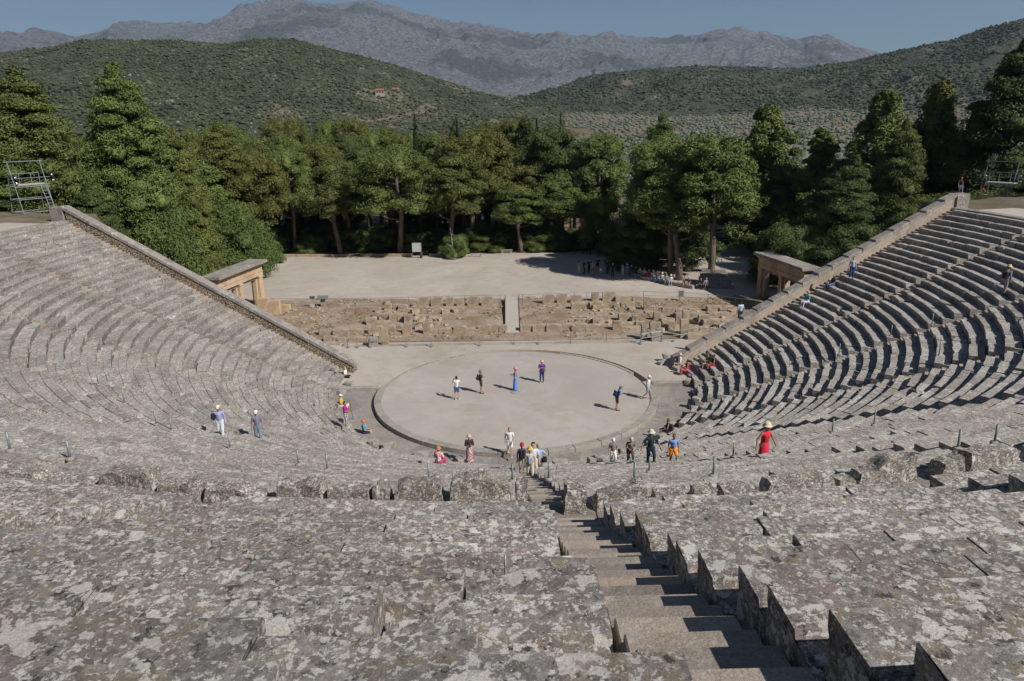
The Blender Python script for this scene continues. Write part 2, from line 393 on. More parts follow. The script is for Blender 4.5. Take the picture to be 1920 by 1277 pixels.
mb=MB(); mb.lathe([(.4,-.2),(.4,.02),(.36,.035),(.0,.035)],24); o=mb.build('centre_stone',M_CURB); tag(o,'round flat stone disc set in the middle of the orchestra floor','stone')
# ------------------------------------------------------------------ seats
SEAT_PROF=[(.035,-.24),(.03,.20),(.004,.245),(.0,.338),(.008,.35),(.38,.352),(.395,.312),(.712,.306),(.712,-.24)]
UP_PROF=[(.035,-.24),(.03,.20),(.004,.245),(.0,.335),(.012,.35),(.40,.352),(.42,.285),(.712,.28),(.712,-.24)]
def resample(prof,step):
    out=[]
    for (a,b),(c,d) in zip(prof,prof[1:]):
        L=math.hypot(c-a,d-b); k=max(1,int(round(L/step)))
        for j in range(k): out.append((a+(c-a)*j/k,b+(d-b)*j/k))
    out.append(prof[-1]); return out
def seat_row(parent,r,z,spans,stepA,prof,mat,rough,blk,seed,chip=.1,gs=1.,jt=1.):
    rr=random.Random(seed); AV=[];AF=[];BK=[];nb=0; np_=len(prof); P=np.array(prof)
    for (p0,p1) in spans:
        a=p0
        while a<p1-.2/r:
            L=rr.uniform(*blk)/r; b=a+L
            if p1-b<.45/r: b=p1
            b=min(b,p1)
            x=rr.random(); gap=(.006 if x<.6 else rr.uniform(.012,.03) if x<.82 else rr.uniform(.03,.075))
            gap=max(.004,gap*gs); g2=gap*rr.uniform(0,.9)
            n=max(2,int((b-a)*r/stepA))
            t=np.linspace(0,1,n+1); A=a+(b-a)*t
            dr,dz,tilt,yaw,roll=rr.gauss(0,.012*jt),rr.gauss(0,.0055*jt),rr.gauss(0,.004*jt),rr.gauss(0,.008*jt),rr.gauss(0,.004*jt)
            if a==p0 or b==p1: dz+=rr.gauss(0,.02); dr+=rr.gauss(0,.025)
            if a==p0: A=A+(b-a)*0+ (1-t)*abs(rr.gauss(0,.07))/r
            elif b==p1: A=A-t*abs(rr.gauss(0,.07))/r
            broken=rr.random()<chip; bc=rr.choice((-1,1))
            U=P[None,:,0]+dr+ (t[:,None]-.5)*yaw*1.5
            Z=P[None,:,1]*1.0+dz+(t[:,None]-.5)*roll*1.5+P[None,:,0]*tilt
            U=np.repeat(U,1,0); Z=Z.copy()
            top=(P[:,1]>.2)[None,:]
            if broken:
                e=(t if bc>0 else 1-t)[:,None]; m=sst(rr.uniform(.3,.75),1,e)
                fr=(P[:,0]<.3)[None,:]&top
                U=U+np.where(fr,m*rr.uniform(.08,.28),0); Z=Z-np.where(top,m*rr.uniform(.02,.12),0)
            AA=np.repeat(A[:,None],np_,1).copy()
            AA[0]+=gap/r; AA[-1]-=g2/r
            X,Y=pol(AA,r+U); V=np.stack([X,Y,z+Z],2).reshape(-1,3)
            AV.append(V); base=nb; BK.append(np.full(len(V),rr.random(),np.float32))
            i=(np.arange(n+1)[:,None]*np_+np.arange(np_)[None,:])
            q=np.stack([i[:-1,:],i[1:,:],np.roll(i,-1,1)[1:,:],np.roll(i,-1,1)[:-1,:]],2).reshape(-1,4)[:,::-1]+base
            AF.append(q)
            # end caps as quads pairing front and back profile points
            m=np_//2
            for row in (0,n):
                c=[]
                for k in range(m):
                    k2=np_-1-k
                    if k2-k<=1: break
                    c.append((k,k+1,k2-1,k2) if row!=0 else (k2,k2-1,k+1,k))
                AF.append(np.array(c)+base+row*np_)
            nb+=len(V); a=b
    V=np.concatenate(AV); Fc=np.concatenate(AF)
    V0=V.copy()
    V[:,2]+=rough*(fbm(V0*2.2,4,seed%50)*1.0)
    k=rough*.8*fbm(V0*3.1+40,3,seed%50+7); rad=V0[:,:2]/np.maximum(1e-6,np.linalg.norm(V0[:,:2],axis=1,keepdims=True)); V[:,:2]+=rad*k[:,None]
    V[:,2]=np.minimum(V[:,2],1e9)
    me=npmesh('seat_row',V,Fc,None,32); at_=me.attributes.new('blk','FLOAT','POINT'); bk=np.concatenate(BK)
    if len(me.vertices)==len(bk): at_.data.foreach_set('value',bk)
    return link('seat_row',me,mat,parent)
ORD=['first','second','third','fourth','fifth','sixth','seventh','eighth','ninth','tenth','eleventh','twelfth','thirteenth','fourteenth','fifteenth','sixteenth','seventeenth','eighteenth','nineteenth','twentieth']
LST=[R(18.2*k)+(.15/24 if k==0 else 0) for k in range(-5,6)]
LW=.72
LOWW=[]
for k in range(12):
    o=empty('seating_wedge'); tag(o,'%s wedge of lower seats counted from the left wall, below the walkway'%ORD[k],'seating wedge','wedges of seats below the walkway'); LOWW.append(o)
for i in range(NL):
    r=R0+DR*i; z=HR*i; e=phi_end(r,.30); edges=[-e]+LST+[e]
    near=i>24
    for k in range(len(edges)-1):
        a=edges[k]+(LW/2/r if k>0 else LW/r); b=edges[k+1]-(LW/2/r if k<len(edges)-2 else LW/r)
        seat_row(LOWW[k],r,z,[(a,b)],.35 if not near else .22,SEAT_PROF if not near else resample(SEAT_PROF,.12),M_LO,.014 if i else .06,(.75,1.75),100+i*13+k,.12 if i else .6,.9,1.7)
def stair(parent,phi_f,r0,dr,z0,hr,n,width,mat,sub=2):
    mb=MB()
    for i in range(n):
        r=r0+dr*i; c=phi_f(r,i)
        for s in range(sub):
            u0=dr*s/sub; u1=dr*(s+1)/sub-.004; zz=z0+hr*i+.035+hr*s/sub+random.uniform(-.01,.01); x0,y0=pol(c,r+u0); x1,y1=pol(c,r+u1)
            tx,ty=math.cos(c),math.sin(c); w2=width/2-.004
            V=[]
            for z in (zz-.45,zz):
                for (x,y,sg) in ((x0,y0,-1),(x0,y0,1),(x1,y1,1),(x1,y1,-1)): V.append((x+sg*w2*tx,y+sg*w2*ty,z+ (random.uniform(-.006,.006))))
            mb.add(V,[(3,2,1,0),(4,5,6,7),(0,1,5,4),(1,2,6,5),(2,3,7,6),(3,0,4,7)])
    o=mb.build('stairway',mat,None,False,.012); me=o.data; at_=me.attributes.new('blk','FLOAT','POINT'); at_.data.foreach_set('value',np.repeat(np.array([random.random() for _ in range(len(mb.v)//8)],np.float32),8))
    return tag(o,parent,'stairway','radial stairways')
for k,c in enumerate(LST): stair('lower %s of the eleven stairs between the lower wedges, counted from the left'%ORD[k],lambda r,i,c=c:np.array(c),R0,DR,0,HR,NL,LW,M_STEP)
for sg in (-1,1): stair('narrow lower stairway running up beside the %s retaining wall'%('left' if sg<0 else 'right'),lambda r,i:np.array(sg*(phi_end(r,.30)-LW/2/r)),R0,DR,0,HR,NL,LW,M_STEP)
UW=.84; UST=[R(9*k)+(.47/42) for k in range(-7,8)]
uedges=[R(-68)]+UST+[R(68)]; UPW=[]
for k in range(len(uedges)-1):
    o=empty('seating_wedge'); mid=(uedges[k]+uedges[k+1])/2
    lab='foreground wedge of lichen covered seats just left of the stairs' if k==7 else 'foreground wedge of lichen covered seats just right of the stairs' if k==8 else '%s wedge of upper lichen covered seats to the %s of the foreground stairs'%((ORD[7-k],'left') if k<7 else (ORD[k-8],'right'))
    tag(o,lab,'seating wedge','wedges of seats above the walkway'); UPW.append(o)
for i in range(NU):
    r=RU+.7*i; z=ZU+.336*i
    for k in range(len(uedges)-1):
        sp=[(uedges[k]+(UW/2/r if k else 0),uedges[k+1]-(UW/2/r if k<len(uedges)-2 else 0))]
        if k in (7,8) or (k in (6,9) and i>2): seat_row(UPW[k],r,z,sp,.06,resample(UP_PROF,.06),M_UP,.016,(.9,2.1),300+i*17+k,.13,1.2,1.9)
        elif 4<=k<=11: seat_row(UPW[k],r,z,sp,.12,resample(SEAT_PROF,.1),M_UP,.016,(.8,1.8),340+i*17+k,.08,1.1,1.3)
        else: seat_row(UPW[k],r,z,sp,.3,SEAT_PROF,M_UP,.016,(.8,1.8),340+i*17+k,.08,1.1,1.3)
for k,c in enumerate(UST): stair('foreground stairway of smooth grey steps going down to the walkway' if k==7 else '%s stairway to the %s of the foreground stairs, among the upper seats'%((ORD[6-k],'left') if k<7 else (ORD[k-8],'right')),lambda r,i,c=c:np.array(c),RU,.7,ZU-.02,.336,NU,UW,M_STEP)
for kk,c in enumerate(UST):   # three steps from the walkway up to the first row
    mb=MB()
    for s in range(3):
        x0,y0=pol(np.array(c),RU-.99+.33*s); x1,y1=pol(np.array(c),RU-.006); tx,ty=math.cos(c),math.sin(c); V=[]
        for z in (ZD-.2,ZD+.24*(s+1)):
            for (x,y,sg) in ((x0,y0,-1),(x0,y0,1),(x1,y1,1),(x1,y1,-1)): V.append((x+sg*(UW/2-.01-.003*s)*tx,y+sg*(UW/2-.01-.003*s)*ty,z))
        mb.add(V,[(3,2,1,0),(4,5,6,7),(0,1,5,4),(1,2,6,5),(2,3,7,6),(3,0,4,7)])
    o=mb.build('entry_steps',M_STEP,None,False,.01); tag(o,'three steps from the walkway up to the foreground stairs' if kk==7 else 'three steps at the foot of the %s stairway %s of the foreground stairs'%((ORD[6-kk],'left') if kk<7 else (ORD[kk-8],'right')),'steps','steps up from the walkway')
mb=MB()   # podium wall under the first upper row
for a,b in zip([R(-68)]+UST,UST+[R(68)]):
    t=a+UW/2/RU
    while t<b-UW/2/RU-.01:
        u=min(t+random.uniform(.9,1.5)/RU,b-UW/2/RU); arcblock(mb,RU-.05+random.uniform(-.02,.02),RU+.5,t+.0003,u-.0003,ZD-.3,ZU-.03,2); t=u
tag(mb.build('podium_wall',M_UP,None,False,.02),'low stone wall under the front row of the upper seats','low wall')
mb=MB(); t=R(-70)
while t<R(70):
    u=t+random.uniform(.8,1.6)/37; arcblock(mb,R0+DR*NL+.03,RU-.0,t+.0003,u-.0003,ZD-.4,ZD+.0+random.uniform(-.012,.012),2); t=u
struct(mb.build('walkway_paving',M_STEP))
# walkway sides beyond the upper tier
for sg in (-1,1):
    mb=MB(); t=R(70.1); e=phi_end(36.2,.0)
    while t<e:
        u=min(t+random.uniform(.9,1.7)/37,e+.0); lo=min(sg*t,sg*u); hi=max(sg*t,sg*u)
        V=[];n=2
        for k in range(n+1):
            a=lo+.0004+(hi-lo-.0008)*k/n
            for rr_,z_ in ((36.16,ZD-.4),(36.9,ZD-.4),(36.9,ZD+.12),(36.16,ZD+.1)):
                x,y=pol(np.array(a),rr_); V.append((float(x),float(y),z_))
        Fs=[]
        for k in range(n):
            b=4*k
            for i in range(4): Fs.append((b+i,b+(i+1)%4,b+4+(i+1)%4,b+4+i))
        Fs+=[(3,2,1,0),tuple(4*n+i for i in range(4))]
        mb.add(V,Fs); t=u
    o=mb.build('walkway_kerb',M_COP,None,False,.02); tag(o,'row of flat kerb stones along the %s end of the upper walkway'%('left' if sg<0 else 'right'),'kerb')
for sg in (-1,1):
    pa=[pol(np.array(sg*R(a)),36.9) for a in np.linspace(70,103.5,20)]; pb=[pol(np.array(sg*R(a)),40.6+.8*math.sin(a)) for a in np.linspace(103.5,70,20)]
    pts=[(float(x),float(y)) for x,y in pa+pb]; pts=pts if sg>0 else pts[::-1]
    sheet('walkway_ground',pts,ZD+.07,M_GRAV,.5)
# retaining walls: coping over rubble masonry
def rubmat():
    n=NB('rubble_masonry'); v=n.vor(4.2,'DISTANCE_TO_EDGE',n.map((1,1,1.6))); cc=n.vor(4.2,'F1',n.map((1,1,1.6)),'Color')
    s_=n.t.nodes.new('ShaderNodeSeparateColor'); n.t.links.new(cc,s_.inputs[0])
    c=n.mix(s_.outputs[0],(.29,.225,.155),(.43,.36,.275)); c=n.mix(n.mul(n.ramp(n.noise(9,5),.5,.7),.5),c,(.20,.16,.12))
    m=n.ramp(v,.02,.09); c=n.mix(m,(.06,.045,.03),c); n.col(c).bump(n.ramp(v,.0,.2),.9,.06); return n.m
M_MAS=rubmat()
dW=np.array([TX-BX,TY-BY]); LWALL=float(np.linalg.norm(dW)); dW/=LWALL; nW=np.array([-dW[1],dW[0]])
for sg,nm in ((-1,'left'),(1,'right')):
    wall=empty('retaining_wall',(sg*BX,BY,0)); tag(wall,'long sloping wall with stone coping closing the %s end of the lower seats'%nm,'retaining wall')
    N=46; mbm=MB(); mbc=MB()
    def wp(t,off,z): 
        p=np.array([BX,BY])+dW*t+nW*off*1.0; return (sg*p[0]-sg*BX,p[1]-BY,z)
    def zc(t): return .78+(12.42-.78)*t/LWALL
    K=40; V=[];Fs=[]
    for k in range(K+1):
        t=-.2+(LWALL+.3)*k/K; zt=zc(t)-.13
        V+=[wp(t,-.30,max(-.5,zt-4)),wp(t,.42,-1.5 if t>3 else -.5),wp(t,.42,zt),wp(t,-.30,zt)]
    for k in range(K):
        for i in range(4): 
            q=(4*k+i,4*k+(i+1)%4,4*k+4+(i+1)%4,4*k+4+i); Fs.append(q if sg<0 else q[::-1])
    Fs+=[(0,1,2,3),tuple(4*K+i for i in range(4))]
    mbm.add(V,Fs); mbm.build('masonry',M_MAS if sg<0 else M_RWALL,wall)
    t=-.35
    while t<LWALL+.2:
        L=random.uniform(1.1,1.7) if sg>0 else random.uniform(1.5,2.3); u=min(t+L,LWALL+.35)
        jz=random.uniform(-.02,.035) if sg>0 else random.uniform(-.008,.008); tl=.05 if sg>0 else 0; jo=random.uniform(-.02,.02)
        a_,b_=t+.006,u-.006
        V=[wp(a_,-.36+jo,zc(a_)-.125),wp(a_,.48+jo,zc(a_)-.125),wp(a_,.46+jo,zc(a_)+.16+jz+tl),wp(a_,-.34+jo,zc(a_)+.16+jz+tl),
           wp(b_,-.36+jo,zc(b_)-.125),wp(b_,.48+jo,zc(b_)-.125),wp(b_,.46+jo,zc(b_)+.16+jz-tl),wp(b_,-.34+jo,zc(b_)+.16+jz-tl)]
        Fs=[(0,1,2,3),(7,6,5,4),(0,4,5,1),(1,5,6,2),(2,6,7,3),(3,7,4,0)]; Fs=[f if sg<0 else f[::-1] for f in Fs]
        mbc.add(V,Fs); t=u
    mbc.build('coping',M_COP,wall,False,.025)
    # end pier at the top of the wall
    p=wp(LWALL+.9,.05,0); q=rock('end_pier',M_COP,1.2,.9,1.35,5+sg,.05,5,wall,.08); q.location=(p[0],p[1],ZD-.15); q.rotation_euler=(0,0,math.atan2(dW[1],dW[0]*sg))
    pass

# ------------------------------------------------------------------ hills and mountains
MTN=[(-500,95),(-200,75),(0,65),(60,62),(140,66),(160,67),(200,50),(250,42),(330,42),(370,48),(400,42),(440,28),(490,8),(530,0),(600,5),(640,8),(690,2),(740,8),(800,30),(870,48),(940,52),(1020,70),(1040,72),(1100,68),(1130,63),(1200,70),(1280,66),(1360,62),(1420,70),(1480,74),(1520,68),(1555,66),(1590,80),(1650,103),(1720,125),(1900,150),(2300,175)]
LH=[(-900,150),(-600,130),(-300,112),(0,103),(60,95),(150,82),(200,78),(330,78),(420,84),(520,80),(580,85),(640,98),(700,112),(760,130),(820,150),(860,162),(900,174),(960,190),(1060,215)]
RH=[(930,212),(980,192),(1040,170),(1100,150),(1170,135),(1250,128),(1330,126),(1400,127),(1480,131),(1540,128),(1600,118),(1650,106),(1720,92),(1780,82),(1840,62),(1880,50),(1920,38),(2200,-20),(2600,-60)]
MTN=[(a,b+6) for a,b in MTN]
def ridge(name,prof,Dc,wf,wb,base,nA,nD,mat,amp,gully=0,cr=2.,back=None):
    pxs=np.linspace(prof[0][0],prof[-1][0],nA); ys=np.interp(pxs,[p[0] for p in prof],[p[1] for p in prof])
    k=np.ones(5)/5; ys[2:-2]=np.convolve(ys,k,'valid')
    dirs=np.array([ray(a,b) for a,b in zip(pxs,ys)]); hd=np.linalg.norm(dirs[:,:2],axis=1); ux=dirs[:,0]/hd; uy=dirs[:,1]/hd
    zc=CAM[2]+dirs[:,2]/hd*Dc
    t=np.concatenate([np.linspace(-1,0,int(nD*.75)),np.linspace(0,1,nD-int(nD*.75)+1)[1:]])
    T,I=np.meshgrid(t,np.arange(nA),indexing='ij')
    D=Dc+np.where(T<0,T*wf,T*wb); X=CAM[0]+ux[I]*D; Y=CAM[1]+uy[I]*D
    s=np.where(T<0,1-np.abs(T)**1.35,1-T**1.6); ease=s
    b=base if not callable(base) else base(X,Y)
    Z=b+(zc[I]-b)*ease
    away=sst(0,.22,np.abs(T)); fo=1-sst(.75,1,np.abs(T))
    sc=wf/6.
    n=fbm(P3(X/sc,Y/sc),6,21,.55).reshape(X.shape)*amp
    g=0
    if gully:
        A=(pxs[I]-960)/1347.*Dc
        g=np.abs(fbm(P3(A/(gully*5),D/(gully*22),Z*0),5,33,.6)).reshape(X.shape); g=(g-.22)*amp*2.2
        m=(1-np.abs(fbm(P3(X/(gully*4),Y/(gully*4)),5,44,.6)).reshape(X.shape)*2)*amp*.7; g=g+m
    Z=Z+(n+g)*away*fo+fbm(P3(X/(sc*.12),Y/(sc*.12)),3,3).reshape(X.shape)*cr
    o=link(name,gridmesh(name,X,Y,Z),mat,None,True); struct(o); return X,Y,Z
def mountmat():
    n=NB('mountain_rock'); n1=n.noise(.0014,8,.66,0); n2=n.noise(.055,9,.85,0,n.map((1,1,.35))); n3=n.noise(.03,8,.85)
    c=n.mix(n.ramp(n2,.42,.58),(.17,.172,.19),(.52,.515,.54))
    c=n.mix(n.mul(n.ramp(n1,.52,.58),.6),c,(.10,.11,.085))
    c=n.mix(n.mul(n.ramp(n3,.52,.58),.6),c,(.11,.112,.10)); n.col(c)
    n.bump(n.noise(.03,9,.85),1,70); return n.m
def hillmat(name,a,bare,thr):
    n=NB(name); n1=n.noise(.012,5,.6,.3); n2=n.noise(.07,5,.65)
    c=n.mix(n.ramp(n2,.4,.6),bare,tuple(q*.75 for q in bare))
    c=n.mix(n.mul(n.ramp(n.noise(.3,4,.7),.6,.66),.8),c,(.42,.38,.34))
    m=n.ramp(n.mul(n.mul(n1,.9),n.mul(n.noise(.18,3,.7),.35),'ADD'),thr,thr+.04)
    c=n.mix(m,a,c); c=n.mix(n.mul(n.ramp(n.noise(.35,5,.8),.56,.62),.8),c,(.26,.24,.215)); c=n.mix(n.mul(n.ramp(n.noise(.22,5,.8,off=40),.52,.58),.8),c,(.022,.03,.016)); n.col(c); n.bump(n.noise(.25,4,.7),.8,2.5); return n.m
MX,MY,MZ=ridge('mountain',MTN,6200,3300,2500,60,900,260,mountmat(),50,90,cr=4)
HLX,HLY,HLZ=ridge('hill',LH,950,470,500,lambda X,Y:ground_h(X.ravel(),Y.ravel()).reshape(X.shape)-4,380,130,hillmat('scrub_hill_left',(.05,.058,.028),(.16,.135,.095),.70),16)
HRX,HRY,HRZ=ridge('hill',RH,1500,520,700,lambda X,Y:ground_h(X.ravel(),Y.ravel()).reshape(X.shape)-5,380,130,hillmat('scrub_hill_right',(.05,.056,.032),(.16,.135,.105),.69),24)
# ------------------------------------------------------------------ foliage
def leafmat(name,a,b,var=.35,rough=.75):
    n=NB(name); f=n.noise(.9,3,.6); c=n.mix(n.ramp(f,.35,.65),a,b)
    r=n.rnd(); k=n.mul(n.mul(r,var),1-var/2,'ADD'); hs=n.t.nodes.new('ShaderNodeHueSaturation')
    n.t.links.new(c,hs.inputs['Color']); n.t.links.new(k,hs.inputs['Value']); 
    h=n.mul(n.mul(r,.03),.485,'ADD'); n.t.links.new(h,hs.inputs['Hue']); n.col(hs.outputs[0]); n.b.inputs['Roughness'].default_value=rough
    return n.m
L_PINE=leafmat('pine_needles',(.084,.110,.028),(.150,.182,.050)); L_DARK=leafmat('dark_pine_needles',(.054,.075,.023),(.098,.126,.038))
L_GOLD=leafmat('golden_pine_needles',(.092,.10,.026),(.145,.15,.038)); L_BUSH=leafmat('glossy_leaves',(.058,.088,.022),(.10,.138,.036),.25)
L_OLIVE=leafmat('olive_leaves',(.10,.115,.075),(.16,.175,.125)); L_CYP=leafmat('cypress_needles',(.02,.032,.014),(.035,.05,.02))
def scrubmat():
    n=NB('scrub_leaves'); c=n.mix(n.ramp(n.noise(.025,5,.7),.4,.6),(.032,.042,.02),(.075,.088,.042)); c=n.mix(n.mul(n.ramp(n.noise(.3,3,.7,off=8),.5,.6),.6),c,(.10,.105,.075)); n.col(c); return n.m
L_SCRUB=scrubmat()
def barkmat(name,a,b):
    n=NB(name); f=n.noise(3,5,.7,.5,n.map((1,1,.25))); n.col(n.mix(n.ramp(f,.35,.65),a,b)).bump(f,.8,.05); return n.m
BARK=barkmat('pine_bark',(.09,.07,.055),(.20,.165,.135)); BARKD=barkmat('dark_bark',(.03,.025,.02),(.07,.055,.045)); BARKG=barkmat('dead_grey_wood',(.25,.24,.22),(.42,.40,.37))
def tufts(C,Rd,n,size,rng,up=.35,inner=.5):
    """n leaf tufts in the shells of ellipsoids C (k,3) with radii Rd (k,3)"""
    k=len(C); idx=rng.integers(0,k,n) if n>k else np.arange(n); d=rng.normal(size=(n,3)); d/=np.linalg.norm(d,axis=1,keepdims=True)
    d[:,2]=np.where(d[:,2]<-.35,-d[:,2],d[:,2])
    rr=inner+(1.14-inner)*rng.random((n,1))**.5
    p=C[idx]+d*rr*Rd[idx]
    nn=d+rng.normal(size=(n,3))*.55; nn[:,2]+=up; nn/=np.linalg.norm(nn,axis=1,keepdims=True)
    a=np.cross(nn,rng.normal(size=(n,3))); a/=np.linalg.norm(a,axis=1,keepdims=True)+1e-9; b=np.cross(nn,a)
    s=size*(.6+.8*rng.random((n,1)))
    V=np.stack([p-a*s,p-b*s*.30,p+a*s,p+b*s*.30+nn*s*.3],1).reshape(-1,3); Fc=np.arange(4*n).reshape(n,4)
    return V,Fc
_ICO=None
def ico():
    global _ICO
    if _ICO is None:
        t=(1+5**.5)/2; v=np.array([(-1,t,0),(1,t,0),(-1,-t,0),(1,-t,0),(0,-1,t),(0,1,t),(0,-1,-t),(0,1,-t),(t,0,-1),(t,0,1),(-t,0,-1),(-t,0,1)],float); v/=np.linalg.norm(v[0])
        f=np.array([(0,11,5),(0,5,1),(0,1,7),(0,7,10),(0,10,11),(1,5,9),(5,11,4),(11,10,2),(10,7,6),(7,1,8),(3,9,4),(3,4,2),(3,2,6),(3,6,8),(3,8,9),(4,9,5),(2,4,11),(6,2,10),(8,6,7),(9,8,1)])
        _ICO=(v,f)
    return _ICO
def blobs(C,Rd,rng,jit=.25):
    v,f=ico(); k=len(C); J=1+rng.normal(size=(k,12,1))*jit
    V=(C[:,None,:]+v[None]*Rd[:,None,:]*J).reshape(-1,3); Fc=(f[None]+12*np.arange(k)[:,None,None]).reshape(-1,3)
    return V,np.concatenate([Fc,Fc[:,2:3]],1)[:, :3]
def crown_mesh(C,Rd,n,size,rng,core=.6,up=.35):
    V1,F1=tufts(C,Rd,n,size,rng,up)
    V2,F2=blobs(C,Rd*core,rng,.18)  # unseen opaque cores added inside the leaf clumps to block light
    me=bpy.data.meshes.new('crown'); nv=len(V1)+len(V2); V=np.concatenate([V1,V2]).astype(np.float32)
    lt=np.concatenate([np.full(len(F1),4),np.full(len(F2),3)]).astype(np.int32); ls=np.concatenate([[0],np.cumsum(lt)[:-1]]).astype(np.int32)
    li=np.concatenate([F1.ravel(),(F2+len(V1)).ravel()]).astype(np.int32)
    me.vertices.add(nv); me.vertices.foreach_set('co',V.ravel()); me.loops.add(len(li)); me.loops.foreach_set('vertex_index',li)
    me.polygons.add(len(lt)); me.polygons.foreach_set('loop_start',ls); me.polygons.foreach_set('loop_total',lt); me.update(calc_edges=True); return me
PROTO={}
def make_tree(kind,seed,leaf,bark,h=10.,W=6.,n=12000,size=.28):
    """prototype of height h and crown width W standing at the origin"""
    rng=np.random.default_rng(seed); rr=random.Random(seed)
    C=[];Rd=[]; lean=np.array([rr.uniform(-.1,.1),rr.uniform(-.1,.1)])*h
    def axis(t): return np.array([lean[0]*t**1.5,lean[1]*t**1.5,h*t])
    mb=MB()
    if kind=='round':
        k=64; 
        for i in range(k):
            t=rr.uniform(.46,.93); env=math.sqrt(max(0,1-((t-.60)/.42)**2)); a=rr.uniform(0,6.283); q=rr.uniform(.45,.98)**.6*env
            c=axis(t)+np.array([math.cos(a),math.sin(a),0])*q*(W/2-.10*W); s=W*rr.uniform(.07,.15); C.append(c); Rd.append((s,s,s*rr.uniform(.6,1.0)))
        C.append(axis(.93)); Rd.append((W*.2,W*.2,W*.13))
    elif kind=='cone':
        k=84
        for i in range(k):
            t=.10+.86*(i/k); env=(1-t)**.72*1.05+.06; a=i*2.4+rr.uniform(-.4,.4); q=rr.uniform(.55,1.0)*env
            c=axis(t)+np.array([math.cos(a),math.sin(a),0])*q*(W/2*.82)+np.array([0,0,rr.uniform(-.2,.2)]); s=W*(.055+.085*env)*rr.uniform(.75,1.25); C.append(c); Rd.append((s*1.1,s*1.1,s*rr.uniform(.5,.8)))
        C.append(axis(.985)); Rd.append((W*.05,W*.05,h*.05))
    elif kind=='spire':   # loose young pine with a ragged leader
        k=84
        for i in range(k):
            t=.08+.90*(i/k); env=(1-t)**.9+.10; a=i*2.4+rr.uniform(-.6,.6); q=rr.uniform(.25,1.2)*env
            c=axis(t)+np.array([math.cos(a),math.sin(a),0])*q*(W/2*.85); s=W*(.045+.07*env)*rr.uniform(.7,1.4); C.append(c); Rd.append((s,s,s*rr.uniform(.9,1.6)))
    elif kind=='bush':
        k=46
        for i in range(k):
            d=np.array([rr.gauss(0,1),rr.gauss(0,1),abs(rr.gauss(0,1))]); d/=np.linalg.norm(d); q=rr.uniform(.55,.92)
            c=np.array([d[0]*q*W/2*.86,d[1]*q*W/2*.86,h*.10+d[2]*q*h*.78]); s=W*rr.uniform(.10,.17); C.append(c); Rd.append((s,s,s*.85))
    elif kind=='cypress':
        for i in range(16):
            t=.05+.92*i/15; s=W/2*(math.sin(math.pi*min(1,t*.92+.1)))**.6; C.append(axis(t)+np.array([rr.uniform(-.1,.1),rr.uniform(-.1,.1),0])*W*.3); Rd.append((s,s,h*.07))
    elif kind=='olive':
        for i in range(12):
            a=rr.uniform(0,6.283); t=rr.uniform(.45,.85); q=rr.uniform(.2,.75)*W/2; s=W*rr.uniform(.17,.25); C.append(np.array([math.cos(a)*q,math.sin(a)*q,h*t])); Rd.append((s,s,s*.8))
    C=np.array(C);Rd=np.array(Rd)
    tr=h*(.021 if kind!='olive' else .05)
    if kind!='bush':
        top=.9 if kind!='olive' else .5; mid=axis(.4)+np.array([rr.uniform(-.02,.02)*h,rr.uniform(-.02,.02)*h,0])
        mb.tube([(0,0,-.6),axis(.12),mid,axis(.7),axis(top)],[tr*1.5,tr*1.05,tr*.85,tr*.55,tr*.2],8)
        for i in rr.sample(range(len(C)),min(len(C),16 if kind in('round','cone','spire') else 5)):
            c=C[i]; t=max(.2,min(.85,c[2]/h-.12)); p=axis(t) if kind!='olive' else np.array([0,0,h*.2]); m=(p+c)/2+np.array([0,0,-.03*h])
            mb.tube([p,m,c],[tr*.4,tr*.28,tr*.1],5)
    else:
        for i in range(6):
            c=C[i]; mb.tube([(rr.uniform(-.3,.3),rr.uniform(-.3,.3),-.3),c*.5,c],[tr*.8,tr*.5,tr*.2],5)
    root=empty('pine_tree' if kind in('round','cone','spire') else {'bush':'broadleaf_tree','cypress':'cypress_tree','olive':'olive_tree'}[kind])
    mb.build('trunk',bark,root,True)
    link('crown',crown_mesh(C,Rd,n,size,rng),leaf,root)
    PROTO.setdefault(kind,[]).append((root,h,W)); root.hide_render=False; root['_used']=0; return root
P_ROUND=[make_tree('round',s,l,BARK,10,W,36000,.095) for s,l,W in ((1,L_PINE,7.5),(2,L_PINE,6.5),(3,L_DARK,7),(4,L_GOLD,7),(5,L_PINE,6.))]
P_CONE=[make_tree('cone',s,l,BARKD,10,W,62000,.068) for s,l,W in ((11,L_PINE,6.5),(12,L_GOLD,6.),(13,L_DARK,6.5))]
L_BRT=leafmat('bright_pine_needles',(.095,.122,.030),(.165,.195,.055))
P_SPIRE=[make_tree('spire',s,l,BARK,10,W,34000,.09) for s,l,W in ((21,L_BRT,5.),(22,L_BRT,4.2),(23,L_DARK,5))]
P_BUSH=[make_tree('bush',s,l,BARKD,5,6,34000,.075) for s,l in ((31,L_BUSH),(32,L_PINE),(33,L_DARK))]
P_CYP=[make_tree('cypress',41,L_CYP,BARKD,10,1.7,3500,.2)]
P_OLV=[make_tree('olive',51+k,L_OLIVE,BARKD,4,4.6,900,.22) for k in range(2)]
def put(proto,x,y,z,h,wd,label,cat,group,rz=None,lean=(0,0)):
    """place a tree of height h and width wd; the prototype itself is used first"""
    k=proto['_used']; root=proto if k==0 else copy_tree(proto); proto['_used']=k+1
    if k: root['_used']=0
    for K,lst in PROTO.items():
        for (r,hh,W) in lst:
            if r is proto: H0,W0=hh,W
    root.location=(x,y,z); root.scale=(wd/W0,wd/W0,h/H0); root.rotation_euler=(lean[0],lean[1],random.uniform(0,6.28) if rz is None else rz)
    tag(root,label,cat,group); return root
